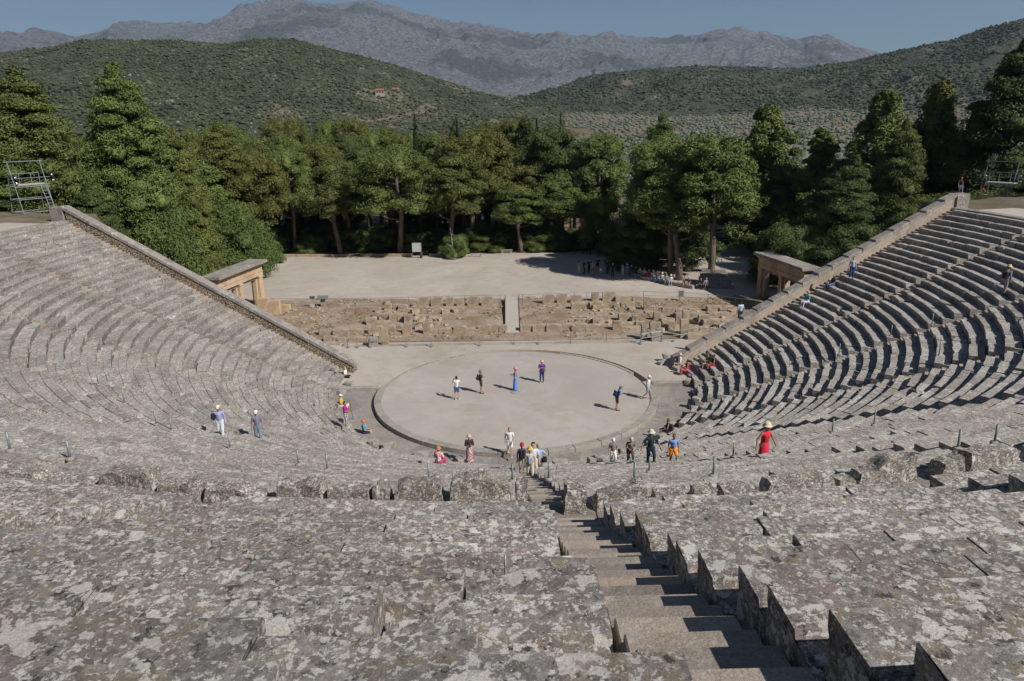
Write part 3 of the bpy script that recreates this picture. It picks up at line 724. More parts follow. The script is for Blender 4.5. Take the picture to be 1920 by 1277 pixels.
def tree_px(px,ytop,Y,wpx,proto,label,cat='pine tree',group=None,zb=None,rz=None,lean=(0,0)):
    p=atY(px,ytop,Y); x=float(p[0]); z=gh(x,Y) if zb is None else zb; h=float(p[2])-z; wd=wpx*mpp(p)
    return put(proto,x,Y,z-.05,h,wd,label,cat,group,rz,lean)
R1,R2_,R3,R4,R5=P_ROUND; C1,C2,C3=P_CONE; S1,S2,S3=P_SPIRE; B1,B2,B3=P_BUSH
FT='trees around the theatre'
# left side
tree_px(35,140,27,300,C1,'big conical pine at the left edge behind the metal tower')
tree_px(218,132,33,270,C1,'tallest pine left of the theatre with a rounded leader',rz=1.0)
tree_px(120,255,40,170,C1,'pine between the two tall conical pines on the left')
tree_px(330,250,37,150,C2,'golden green pine right of the tallest left pine')
tree_px(398,236,50,190,C2,'yellowish pine with a domed top left of the forest')
tree_px(455,285,52,150,R4,'golden domed pine behind the round leafy tree')
tree_px(425,352,43,190,B1,'bright green round leafy tree left of the gravel clearing','broadleaf tree')
tree_px(345,420,38,150,B2,'dense dark green leafy tree by the left wall','broadleaf tree')
tree_px(270,340,31,200,B1,'leafy tree below the tallest pine beside the left wall','broadleaf tree',rz=2)
tree_px(180,350,26,170,C3,'low dark pine just behind the top of the left wall')
tree_px(500,440,52,70,B2,'small leafy tree at the left edge of the clearing','broadleaf tree')
# front row round the clearing
tree_px(535,278,60,120,R1,'pine at the left end of the clearing, slim leaning trunk',lean=(0,-.06))
tree_px(625,305,57.5,135,R2_,'pine with a pale trunk leaning left at the clearing',rz=.4,lean=(0,-.12))
tree_px(600,268,66,130,R4,'domed pine behind the pale leaning trunk')
tree_px(740,280,58,190,R1,'wide pine with a dark curved trunk by the white notice board',rz=2.1,lean=(0,-.10))
tree_px(835,288,56.2,150,R2_,'pine standing alone on the gravel with a straight bare trunk')
tree_px(880,248,62,170,R4,'bright domed pine above the lone gravel pine')
tree_px(850,432,54.5,60,B2,'small rounded pine bush at the foot of the lone pine','bush')
tree_px(975,350,58.5,110,R5,'pale green low pine by the stone benches')
tree_px(965,222,76,110,S3,'dark spired pine standing over the middle of the forest')
tree_px(1043,238,67,130,R3,'dark broad pine right of the tall spired pine',rz=1)
tree_px(1120,250,64,120,R5,'pine with grey dead twigs left of the olive gap')
tree_px(1060,335,60,130,R2_,'layered pine in the row behind the waiting group')
tree_px(1130,345,57,110,B2,'rounded green tree behind the waiting group','broadleaf tree')
tree_px(1240,222,50,170,C1,'large full pine right of the olive gap',rz=3)
tree_px(1215,300,47,140,C3,'dark pine on the left of the large full pine')
tree_px(1180,440,45,110,B3,'dark bush where the seated group rests','bush')
tree_px(1330,262,70,140,R5,'pine behind the green kiosk',rz=2.5)
tree_px(1300,330,42,120,S3,'slim dark pine with a bare trunk beside the stone steps')
tree_px(1285,315,37,180,R2_,'tall pine with a bare dark trunk shading the seated group',rz=1.3)
tree_px(1385,285,76,150,R3,'dark pine over the refuse bins')
tree_px(1470,192,56,200,S1,'tall ragged pine left of the twin young pines')
tree_px(1455,310,52,130,S2,'loose pine below the tall ragged pine')
tree_px(1570,240,52,165,S2,'pale twiggy young pine with visible grey stem')
tree_px(1650,165,46,195,S1,'young pine with a pointed leader right of the twiggy pine',rz=2)
tree_px(1755,145,42,195,S1,'bright feathery young pine beside the dark right pine',rz=4)
tree_px(1700,235,38,170,C1,'pine with hanging branches above the right wall',rz=5)
tree_px(1905,84,36,290,C3,'huge dark pine at the right edge above the metal tower')
tree_px(2110,60,36,240,C3,'dark pine beyond the right edge of the walkway')
tree_px(1830,200,40,120,C3,'dark pine filling the gap left of the huge right pine')
tree_px(1560,330,38,190,C3,'shadowy pine behind the right gate')
tree_px(1590,300,25,170,C3,'dark pine on the bank just right of the gateway roof')
tree_px(1640,400,27,170,B3,'dark shrub on the bank above the right wall','bush')
tree_px(1480,400,34,160,B3,'dark shrub behind the right gateway','bush')
tree_px(1590,430,24,90,B1,'lighter green shrub on the bank right of the gateway','bush')
tree_px(1780,330,25,110,B2,'leafy shrub near the two people on the right walkway','bush')
tree_px(1700,360,24,90,B2,'low shrub by the top of the right wall','bush')
for k,(px,yt,Y) in enumerate(((775,222,80),(1052,225,70),(1004,232,84),(860,232,88),(1421,207,120),(1437,210,124))):
    tree_px(px,yt,Y,12 if k<4 else 8,P_CYP[0],'thin dark cypress rising from the pine forest','cypress','cypresses in the forest')
tree_px(1270,262,39,190,R1,'broad high crowned pine over the tour group, right of the clearing',rz=.5)
tree_px(1352,250,35.5,185,R5,'tall pine with a high crown and bare dark trunk shading the low seat wall',rz=2.2)
# forest filling behind the front row
protos=P_ROUND*3+P_CONE+P_SPIRE; fr=random.Random(5); cnt=0
G_F='pines of the forest behind the clearing'
for Y0,Y1,n in ((62,70,22),(70,82,24),(82,96,24),(96,118,24)):
    for k in range(n):
        Y=fr.uniform(Y0,Y1); px=340+ (k+fr.random())*(860 if Y0<80 else 900)/n
        yt={62:300,70:275,82:255,96:243}[Y0]+fr.uniform(-22,18)+ (max(0,px-1020)*.45)
        if 1135<px<1215: continue
        pr_=fr.choice(protos); tree_px(px,yt,Y,fr.uniform(95,150)*62/(Y-5),pr_,'pine in the dense forest behind the gravel clearing','pine tree',G_F)
for Y0,Y1,n,a,b,yt0 in ((60,68,9,1440,1960,325),(76,86,7,1250,1960,330),(30,60,0,0,0,0),(42,60,9,-40,330,265),(60,80,10,-60,360,255)):
    for k in range(n):
        Y=fr.uniform(Y0,Y1); px=a+(k+fr.random())*(b-a)/n; yt=yt0+fr.uniform(-15,40)
        tree_px(px,yt,Y,fr.uniform(95,150)*62/(Y-5),fr.choice(protos),'pine of the wood %s the theatre'%('right of' if px>960 else 'left of'),'pine tree','pines of the wood %s the theatre'%('right of' if px>960 else 'left of'))
# undergrowth between the trunks
for k in range(34):
    Y=fr.uniform(59,66); px=520+k*18.5+fr.uniform(-8,8); tree_px(px,fr.uniform(405,445),Y,fr.uniform(50,80),fr.choice(P_BUSH),'bush in the undergrowth between the pine trunks','bush','undergrowth bushes behind the clearing')
for k in range(16):
    Y=fr.uniform(46,60); px=1200+k*46+fr.uniform(-14,14)
    if 1290<px<1440: Y=fr.uniform(70,76)
    tree_px(px,fr.uniform(380,430) if Y<62 else 370,Y,fr.uniform(60,110),fr.choice(P_BUSH[1:]),'shaded bush in the undergrowth right of the clearing','bush','undergrowth bushes right of the clearing')
# near olives, then the groves as stuff
k=0
for j in range(400):
    Y=fr.uniform(125,250); x=fr.uniform(-30,190); px,py=proj((x,Y,gh(x,Y)))
    if not(1000<px<1950) or k>=70: continue
    k+=1; s=fr.uniform(3.4,5.2); put(fr.choice(P_OLV),x,Y,gh(x,Y)-.05,s,s*1.25,'grey green olive tree in the grove beyond the pines','olive tree','olive trees beyond the pine wood')
def scatter(name,X,Y,Z,s0,s1,mat,seed,flat=.75):
    rng=np.random.default_rng(seed); k=len(X); s=(s0+(s1-s0)*rng.random(k)**2.5)/2
    C=np.stack([X,Y,Z+s*.45],1); Rd=np.stack([s*(.8+.4*rng.random(k)),s*(.8+.4*rng.random(k)),s*flat*(.8+.5*rng.random(k))],1)
    V,Fc=blobs(C,Rd,rng,.16); o=link(name,npmesh(name,V,Fc),mat); o['kind']='stuff'; return o
rg=np.random.default_rng(3)
# olive groves: on rows, thinned by patches of bare red soil
n=44000; D=230+rg.random(n)**.8*1700; A=rg.uniform(R(-42),R(42),n); X=CAM[0]+D*np.sin(A); Y=CAM[1]+D*np.cos(A)
X=np.round(X/6.5)*6.5+rg.normal(size=n)*.7; Y=np.round(Y/6.5)*6.5+rg.normal(size=n)*.7
keep=fbm(P3(X/70,Y/70),4,61,.7)>-.34; X,Y=X[keep],Y[keep]
scatter('olive_grove',X,Y,ground_h(X,Y),2.8,4.8,L_OLIVE,1)
n=5000; D=230+rg.random(n)*2000; A=rg.uniform(R(-42),R(42),n); X=CAM[0]+D*np.sin(A); Y=CAM[1]+D*np.cos(A); keep=fbm(P3(X/90,Y/90),3,91)>.05; X,Y=X[keep],Y[keep]
scatter('scrub',X,Y,ground_h(X,Y),2.5,7.5,L_SCRUB,2)
def onridge(Xg,Yg,Zg,n,seed,pmin=0):
    r_=np.random.default_rng(seed); a=r_.random(n)*(Xg.shape[0]-2); b=r_.random(n)*(Xg.shape[1]-2); i=a.astype(int); j=b.astype(int); fa=a-i; fb=b-j
    f=lambda G:(G[i,j]*(1-fa)+G[i+1,j]*fa)*(1-fb)+(G[i,j+1]*(1-fa)+G[i+1,j+1]*fa)*fb
    return f(Xg),f(Yg),f(Zg)
X,Y,Z=onridge(HLX[:105],HLY[:105],HLZ[:105],46000,8); keep=fbm(P3(X/45,Y/45),5,71,.7)>-.25; scatter('scrub',X[keep],Y[keep],Z[keep],1.0,3.8,L_SCRUB,4)
X,Y,Z=onridge(HRX[:105],HRY[:105],HRZ[:105],46000,9); keep=fbm(P3(X/60,Y/60),5,72,.7)>-.25; scatter('scrub',X[keep],Y[keep],Z[keep],1.5,5.5,L_SCRUB,5)
for (GXX,GYY,GZZ,s_) in ((HLX,HLY,HLZ,18),(HRX,HRY,HRZ,19)):
    X,Y,Z=onridge(GXX[:105],GYY[:105],GZZ[:105],6000,s_); kp=fbm(P3(X/50,Y/50),4,s_,.7)>.2; X,Y,Z=X[kp],Y[kp],Z[kp]
    rg_=np.random.default_rng(s_); S=.3+.8*rg_.random(len(X))**2; V,Fc=blobs(np.stack([X,Y,Z+S*.4],1),np.stack([S*1.3,S,S*.7],1),rg_,.25); o=link('outcrop_rocks',npmesh('outcrop_rocks',V,Fc),plain('pale_outcrop_rock',(.26,.24,.22))); o['kind']='stuff'
# far houses
M_WALLW=plain('dull_plaster_wall',(.36,.30,.25)); M_TILE=plain('clay_roof_tile',(.26,.13,.09)); M_WINd=plain('dark_window',(.03,.035,.04),.2)
def house(px,py,D,wd,label,up=True,roof=M_TILE):
    d=ray(px,py); t=D/np.linalg.norm(d[:2]); x,y=float(CAM[0]+d[0]*t),float(CAM[1]+d[1]*t)
    if not up:
        t=150.
        while t<2500 and CAM[2]+d[2]*t>gh(CAM[0]+d[0]*t,CAM[1]+d[1]*t): t+=6
        x,y=float(CAM[0]+d[0]*t),float(CAM[1]+d[1]*t)
    z=float(CAM[2]+d[2]*t)-1.2
    h=empty('farm_house',(x,y,z),random.uniform(-.4,.4)); tag(h,label,'house','small farm houses in the far valley')
    MB().box(-wd/2,wd/2,-3,3,-2,3).build('wall',M_WALLW,h)
    m=MB(); m.add([(-wd/2-.4,-3.5,2.9),(wd/2+.4,-3.5,2.9),(wd/2+.4,3.5,2.9),(-wd/2-.4,3.5,2.9),(-wd/2,0,4.6),(wd/2,0,4.6)],[(3,2,1,0),(0,1,5,4),(2,3,4,5),(1,2,5),(3,0,4)]); m.build('roof',roof,h)
    for k in range(3): MB().box(-wd/2+1+k*wd/3.2,-wd/2+2.2+k*wd/3.2,-3.06,-2.98,1,2.2).build('window',M_WINd,h)
for q in ((712,174,640,7,'left red roofed farm house on the slope of the left hill'),(742,172,655,5,'small red roofed house beside the larger one on the left hill'),(1058,203,620,13,'pale farm house among trees in the middle of the valley',False),(1118,196,700,9,'red roofed house right of the valley trees',False),(1540,122,1450,10,'white house on the ridge of the right hill')): house(*q)
# ------------------------------------------------------------------ blocks
def block(name,px0,px1,pyt,pyb,label,cat='stone block',group=None,mat=None,depth=None,z=0.03,rz=0,rough=.07,rnd=.10,taper=0):
    """a free standing block whose foot is at photo row pyb on the ground"""
    x,y,_=at((px0+px1)/2,pyb,z); m=mpp((x,y,z)); wd=(px1-px0)*m
    p=atY((px0+px1)/2,pyt,y); 
    dp=depth or max(.45,min(.8,wd*.7)); 
    y+=dp/2; hgt=max(.15,float(atY((px0+px1)/2,pyt,y+dp*.3)[2])-z)
    random.seed(int(px0*7+pyb*13)); o=rock(name,mat or M_RUIN,wd*(.98 if name=='standing_block' else 1.13),dp,hgt+.12,random.random()*20,rough,6,None,rnd,taper); o.location=(x,y,z-.12); o.rotation_euler=(0,0,rz+random.uniform(-.05,.05))
    tag(o,label,cat,group); return o
def r5(q): return (480+q[0]/3.992,480+q[1]/3.992,430+q[2]/3.992,430+q[3]/3.992)
def r6(q): return (940+q[0]/3.84,940+q[1]/3.84,430+q[2]/3.84,430+q[3]/3.84)
BACK=[r5(q) for q in ((1203,1295,505,578),(1310,1398,505,578),(1420,1480,505,576),(1500,1562,527,574),(1582,1668,500,573),(1686,1772,500,573))]+[r6(q) for q in ((297,382,468,536),(400,475,462,531),(497,580,472,530),(652,705,452,517),(727,818,447,515))]
for k,q in enumerate(BACK): block('standing_block',*q,'%s upright block from the left in the back row of the stage ruins'%ORD[k],'stone block','upright blocks in the back row',depth=.5,rnd=.05,rough=.05)
FR=[r5(q) for q in ((1310,1375,745,780),(1375,1475,738,780),(1480,1567,720,780),(1568,1665,738,778),(1668,1768,712,772),(1770,1825,708,770),(1826,1880,712,770))]+[r6(q) for q in ((140,226,683,738),(230,330,680,738),(332,425,678,740),(428,512,676,736),(515,612,678,738),(615,712,682,735))]
for k,q in enumerate(FR): block('foundation_block',*q,'%s block from the left in the front foundation row %s of the ramp'%(ORD[k] if k<7 else ORD[k-7],'left' if k<7 else 'right'),'stone block','front foundation row of the stage',depth=.75,rnd=.09)
block('standing_block',*r5((1253,1305,688,783)),'lone upright pillar stub at the left end of the front foundation row','stone block')
LC=((845,942,718,783),(947,1034,718,783),(1038,1094,712,758),(1100,1162,700,785),(1112,1168,632,702),(922,1008,620,682),(1000,1088,630,690),(965,1012,552,606),(1028,1064,560,600),(1072,1128,562,610),(892,928,585,622),(832,900,655,715),(875,925,620,655),(905,1000,682,712),(1168,1200,550,580),(1110,1165,588,612),(1060,1100,596,614),(960,1000,600,628))
for q in LC: block('ruin_block',*r5(q),'rough tan block in the tumbled heap left of the stage ramp','stone block','tumbled blocks left of the ramp',rnd=.16,rough=.1)
LL=((475,575,745,792),(578,682,742,795),(690,785,740,790),(510,600,795,838),(615,690,808,848),(700,790,800,850),(850,925,760,786),(1005,1090,760,784),(520,620,838,866),(655,690,850,868),(400,470,760,782),(330,400,745,762))
for q in LL: block('ruin_block',*r5(q),'low yellowish foundation block in front of the left end of the ruins','stone block','low foundation blocks at the left end',rnd=.14)
block('ruin_block',*r5((228,300,650,676)),'lone reddish stone lying on the soil left of the ruins','stone',rnd=.3)
for q,lab in (((20,92,512,612),'tall pale slab standing nearest the left gateway'),((97,176,530,642),'middle pale slab of the three beside the left gateway'),((180,248,562,612),'lowest pale slab of the three beside the left gateway')): block('standing_slab',*r5(q),lab,'stone slab',mat=M_GATE,depth=.6,rnd=.04,rough=.03)
RC=((830,945,478,522),(950,1020,480,522),(1028,1070,482,582),(828,860,520,556),(862,900,526,560),(902,965,522,560),(970,1012,515,556),(510,598,522,576),(600,640,530,572),(643,725,515,576),(665,770,542,582),(490,530,650,670),(535,570,642,672),(572,610,642,672),(614,655,642,674),(662,732,638,684),(808,865,655,726),(870,970,665,697),(972,1030,660,698),(870,922,698,722),(925,1010,698,724),(1075,1145,665,732),(945,985,618,668),(1040,1100,590,605),(850,930,600,660),(740,800,575,590),(1290,1340,640,780),(1255,1300,572,640),(1100,1150,592,655))
for q in RC: block('ruin_block',*r6(q),'rough tan block in the tumbled masonry right of the stage ramp','stone block','tumbled blocks right of the ramp',rnd=.15,rough=.1)
RR=((1165,1250,655,722),(1305,1345,580,755),(1160,1210,562,612),(1258,1300,600,690),(1350,1392,570,602),(1350,1420,600,650),(1422,1490,612,690),(1462,1558,642,702),(1350,1420,700,742),(1425,1490,697,740),(1492,1550,703,738),(1345,1440,748,792),(1442,1540,745,785),(1490,1590,545,592),(1602,1668,550,596),(1672,1750,566,592),(1500,1575,594,626),(1580,1650,592,624),(1590,1650,655,690))
for q in RR: block('ruin_block',*r6(q),'reddish tan block of the ruined side room near the right wall','stone block','blocks of the ruined side room at the right',rnd=.13,rough=.09)
block('stone_pillar',*r5((945,986,735,870)),'narrow square pillar behind the front fence on the left','stone pillar',depth=.5,rnd=.03,rough=.03,mat=M_RUBB)
block('stone_pillar',*r6((1012,1046,682,792)),'dark narrow pillar behind the front fence on the right','stone pillar',depth=.5,rnd=.03,rough=.03,mat=M_BLK)
def pedestal(q,lab):
    x0,x1,yt,yb=q; x,y,_=at((x0+x1)/2,yb,.02); m=mpp((x,y,0)); wd=(x1-x0)*m; h=float(atY((x0+x1)/2,yt,y+.3)[2])
    o=empty('stone_pedestal',(x,y+.4,0)); tag(o,lab,'pedestal')
    a=rock('base',M_CURB,wd*.85,.7,h*.72,3,.02,5,o,.04); b=rock('cornice',M_CURB,wd*1.02,.85,h*.3,4,.02,5,o,.05); b.location=(0,0,h*.7)
pedestal(r5((836,912,815,880)),'low moulded stone pedestal by the front fence on the left')
pedestal(r6((1078,1158,740,808)),'moulded stone basin block by the front fence on the right')
rk=random.Random(9)
for k in range(70):
    if k<30: x,y=rk.gauss(-8.3,2.2),rk.gauss(21,3.6)
    elif k<50: x,y=rk.gauss(13,4),rk.gauss(20,2.6)
    else: x,y=rk.gauss(20,2.4),rk.gauss(19.5,2.5)
    if not(14<y<28.5): continue
    a_=rk.uniform(.25,.7); o=rock('fallen_stone',M_RUIN,a_*1.4,a_,a_*.75,k+3.3,.12,4,None,.2); o.location=(x,y,-.03); o.rotation_euler=(rk.uniform(-.2,.2),rk.uniform(-.2,.2),rk.uniform(0,3)); tag(o,'small broken stone lying among the stage ruins','stone','small stones among the ruins')
# loose rubble: small stones everywhere on the stage ground
rg=np.random.default_rng(77); n=900; X=rg.uniform(-24,24,n); Y=rg.uniform(13.5,29,n); kp=fbm(P3(X/3,Y/3),2,5)>.05; X,Y=X[kp],Y[kp]; S=rg.uniform(.05,.22,len(X)); V,Fc=blobs(np.stack([X,Y,.03+S*.3],1),np.stack([S,S*.8,S*.6],1),rg,.2)
o=link('rubble',npmesh('rubble',V,Fc),M_RUIN); o['kind']='stuff'
rg=np.random.default_rng(78); n=2600; X=rg.uniform(-25,25,n); Y=rg.uniform(13.3,29.3,n); kp=fbm(P3(X/2.2,Y/2.2),3,15)>.12; X,Y=X[kp],Y[kp]; C=np.stack([X,Y,np.full(len(X),.06)],1)
V,Fc=tufts(C.repeat(3,0),np.full((len(C)*3,3),.16),len(C)*3,.13,rg,.6); o=link('dry_grass',npmesh('dry_grass',V,Fc),plain('dry_grass_blades',(.24,.17,.09),1)); o['kind']='stuff'
# ramp
M_WOOD=plain('weathered_planks',(.44,.39,.33)); M_RAIL=plain('dark_rail',(.07,.065,.06),.6); M_GALV=plain('galvanised_tube',(.25,.27,.28),.5,.4); M_POST=plain('grey_green_post',(.20,.24,.22),.5,.3)
a=at(947,557,.45); b=at(972,557,.45); c=at(975,623,.1); d=at(947,623,.1)
ramp=empty('wooden_ramp',(0,0,0)); tag(ramp,'pale plank ramp crossing the stage foundations in the middle','ramp')
m=MB(); V=[a,b,c,d]; m.add([(x,y,z) for x,y,z in V]+[(x,y,z-.09) for x,y,z in V],[(3,2,1,0),(4,5,6,7),(0,1,5,4),(1,2,6,5),(2,3,7,6),(3,0,4,7)]); m.build('deck',M_WOOD,ramp)
for p,q in ((a,d),(b,c)):
    m=MB(); m.tube([(p[0],p[1],p[2]+.03),(q[0],q[1],q[2]+.03)],.04,4); m.build('edge_rail',M_RAIL,ramp)
    m=MB()
    for t in (.1,.35,.6,.85): m.box(-.05,.05,-.05,.05,-.5,-.1,0,tuple(p[i]+(q[i]-p[i])*t for i in range(3)))
    m.build('support',M_RAIL,ramp)
# fences
def fence(name,posts,label,hgt,rails,mat,foot=False,railr=.022):
    o=empty(name,(0,0,0)); tag(o,label,'fence')
    for x,y,z in posts:
        m=MB(); m.tube([(x,y,z-.05),(x,y,z+hgt)],.032,6); 
        if foot: m.lathe([(.16,z-.0),(.16,z+.05),(.05,z+.08)],10,(x,y,0))
        m.build('post',mat,o)
    for rz_ in rails:
        m=MB()
        for p,q in zip(posts,posts[1:]):
            sag=.0 if rz_>.3 else .05; mid=tuple((p[i]+q[i])/2 for i in range(2))+((p[2]+q[2])/2+rz_*hgt-sag,)
            m.tube([(p[0],p[1],p[2]+rz_*hgt),mid,(q[0],q[1],q[2]+rz_*hgt)],railr,5,True)
        m.build('rail',mat,o)
bp=[at(x,y,.06) for x,y in ((513,576),(594,576),(668,575),(736,574),(767,573),(807,572),(872,570),(938,569),(948,569))]
fence('tube_fence',bp,'low tube fence along the back of the ruins left of the ramp',.95,(.98,.5),M_GALV)
bp=[at(x,y,.06) for x,y in ((973,568),(980,568),(1032,566),(1077,565),(1099,564),(1153,563),(1206,562),(1274,564),(1327,568),(1378,575),(1418,581))]
fence('tube_fence',bp,'low tube fence along the back of the ruins right of the ramp',.95,(.98,.5),M_GALV)
bp=[at(x,y,.02) for x,y in ((653,652),(670,652),(694,651),(762,650),(809,650),(899,648),(964,645),(1009,645),(1070,643),(1137,641),(1201,644))]
fence('chain_fence',bp,'thin low fence between the orchestra forecourt and the stage ruins',.85,(.95,),M_GALV,True,.014)
bp=[at(x,y,.02) for x,y in ((1201,645),(1240,640),(1262,640),(1288,636),(1330,628))]
fence('tube_fence',bp,'short double rail fence at the right corner of the forecourt',.95,(.98,.55),M_GALV,True,.016)
bp=[at(x,y,.02) for x,y in ((600,628),(652,650))]
fence('tube_fence',bp,'short handrail at the left corner of the forecourt',.95,(.98,),M_GALV)
# stone edging in front of the stage
m=MB(); m.box(-14,11.5,11.72,12.1,-.3,.09); o=m.build('edging',M_CURB,None,False,.03); tag(o,'long low stone edging at the foot of the front fence','stone edging')
for k,(px,yt,Y,wd) in enumerate(((1800,345,22,70),(1850,335,26,90),(1905,338,24,80),(1940,330,20,90),(1760,352,22,60))): tree_px(px,yt,Y,wd,P_BUSH[k%3],'low bush on the terrace behind the right lighting tower','bush','bushes behind the right tower')
for k,(px,yt,Y,wd) in enumerate(((15,375,24,90),(70,372,28,90),(120,368,26,70),(-30,372,20,90))): tree_px(px,yt,Y,wd,P_BUSH[k%3],'low bush on the terrace behind the left lighting tower','bush','bushes behind the left tower')
# ------------------------------------------------------------------ gateways
def gateway(sg,label):
    # local: long axis y (0 = end nearest the stage), x across; front edge faces the orchestra
    A=np.array([27.45*sg,28.2]); B=np.array([28.9*sg,19.6]); L=float(np.linalg.norm(B-A)); dr=(B-A)/L; ang=math.atan2(dr[1],dr[0])
    g=empty('stone_gateway',(A[0],A[1],0),ang); tag(g,label,'gateway')
    W=1.25; H=4.35
    for nm,x0,wd in (('pillar',0,.75),('pillar',L*.52-.3,.6),('pillar',L-.85,.85)):
        m=MB(); m.box(x0,x0+wd,-W/2+.12,W/2-.12,-.4,3.3); m.box(x0-.06,x0+wd+.06,-W/2+.05,W/2-.05,-.35,.35); m.box(x0-.05,x0+wd+.05,-W/2+.06,W/2-.06,3.05,3.297); m.build(nm,M_GATE,g,False,.02)
    for x0,x1 in ((.78,L*.52-.32),(L*.52+.32,L-.88)):   # inner door posts and lintels
        for q in (x0+.02,x1-.27):
            m=MB(); m.box(q,q+.24,-.22,.22,-.3,2.98); m.build('door_post',M_GATE,g,False,.015)
        m=MB(); m.box(x0+.0,x1-.0,-.26,.26,2.985,3.25); m.build('lintel',M_COP,g,False,.015)
    m=MB(); m.box(-.05,L+.05,-W/2+.1,W/2-.1,3.305,3.72); m.build('architrave',M_GATE,g,False,.015)
    m=MB(); m.box(-.08,L+.08,-W/2+.04,W/2-.04,3.725,3.80); m.box(-.03,L+.03,-W/2+.12,W/2-.12,3.803,4.38); m.build('frieze',M_GATE,g,False,.015)
    m=MB(); m.box(-.2,L+.2,-W/2-.06,W/2+.06,4.385,4.6); m.build('cornice',M_GATE,g,False,.02)
    m=MB()
    for k in range(5):
        x0=-.4+(L+.8)*k/5; x1=-.4+(L+.8)*(k+1)/5-.012; dz=random.uniform(-.015,.015); m.box(x0,x1,-W/2-.38,W/2+.38,4.605+dz,4.93+dz)
    m.build('roof_slab',M_COP,g,False,.03)
gateway(-1,'left stone gateway with two doorways and a flat moulded roof'); gateway(1,'right stone gateway with two doorways, its roof lit and its front in shade')
m=MB(); p=at(452,560,0); m.tube([(-28.2,21.2,1.25),(-28.0,24.6,1.25)],.09,6); o=m.build('barrier_bar',M_GALV); tag(o,'grey bar closing the doorway of the left gateway','barrier')
# ------------------------------------------------------------------ backrest blocks above the walkway
def atR(px,py,rad):
    d=ray(px,py); t=2.
    while t<120:
        p=CAM+d*t
        rr_=math.hypot(p[0],p[1])
        if rr_<=rad: return p
        t+=.02
    return p
BR=[(-60,92,893,.0),(95,187,896,0),(190,296,880,.3),(300,380,903,0),(385,500,911,-.2),(515,612,897,.2),(616,700,914,0),(702,733,911,0),(736,835,903,0),(838,962,900,0),(966,990,897,0),(1056,1101,916,0),(1112,1215,912,.25),(1219,1290,921,0),(1294,1342,914,.1),(1345,1422,908,0),(1425,1562,893,0),(1564,1596,896,0),(1600,1716,853,.55),(1756,1800,856,.2),(1803,1905,838,-.2),(1925,2010,850,0)]
for k,(x0,x1,yt,sl_) in enumerate(BR):
    a=atR(x0,yt+6,36.33); b=atR(x1,yt+6,36.33); c=(a+b)/2; top=float(atR((x0+x1)/2,yt,36.33)[2]); L=float(np.linalg.norm((b-a)[:2])); zb=ZD-.05
    h=max(.22,top-zb)
    o=rock('backrest_block',M_BLK,L*.97,.40,h,k*1.7+2,.12,12,None,.05,.12); o.location=(c[0],c[1],zb); o.rotation_euler=(0,0,math.atan2(b[1]-a[1],b[0]-a[0]))
    me=o.data; n=len(me.vertices); co=np.empty(n*3,np.float32); me.vertices.foreach_get('co',co); co=co.reshape(-1,3)
    if sl_: co[:,2]*=1-abs(sl_)*.8*np.clip((.5-co[:,0]/L*np.sign(sl_)),0,1)
    co[:,2]*=1.04+.26*fbm(P3(co[:,0]*2.5+k*7,co[:,1]),3,k); me.vertices.foreach_set('co',co.ravel()); me.update()
    side='left' if x1<1000 else 'right'; nn=(11-k) if k<=10 else k-11
    lab={2:'dark leaning slab of the broken backrest at the far left',12:'rounded lichen covered backrest slab just right of the stairs',18:'large backrest block rising to a corner on the right',20:'big jagged backrest block near the right edge',11:'brown square backrest block at the head of the lower stairs',10:'narrow upright block at the left of the stair head'}.get(k,'%s block of the broken backrest to the %s of the stairs'%(ORD[nn-1 if k<=10 else nn],side))
    tag(o,lab,'backrest block','backrest blocks along the walkway')
# broken stones along the first seat row
for k,(px,py,w_) in enumerate(((655,722,.8),(640,738,.7),(636,762,.7),(628,700,.6),(645,790,.7),(700,833,.8),(724,841,.9),(735,838,.6),(790,856,1.2),(862,866,.6),(1050,871,1.0),(1110,868,.5),(1128,865,.7),(1240,822,.7),(1262,800,.7),(1298,765,.8),(1303,738,.8),(1290,722,.9),(1268,694,.9),(1248,676,.6),(1240,683,.7),(1306,752,.6))):
    p=on_tier(px,py); o=rock('fallen_stone',M_CURB,w_*.8,.4,.36,k+40,.1,5,None,.2); o.location=(p[0],p[1],p[2]-.08); o.rotation_euler=(0,0,random.uniform(0,3))
    tag(o,'rough broken stone on the first seat row round the orchestra','stone','broken stones of the front seat row')
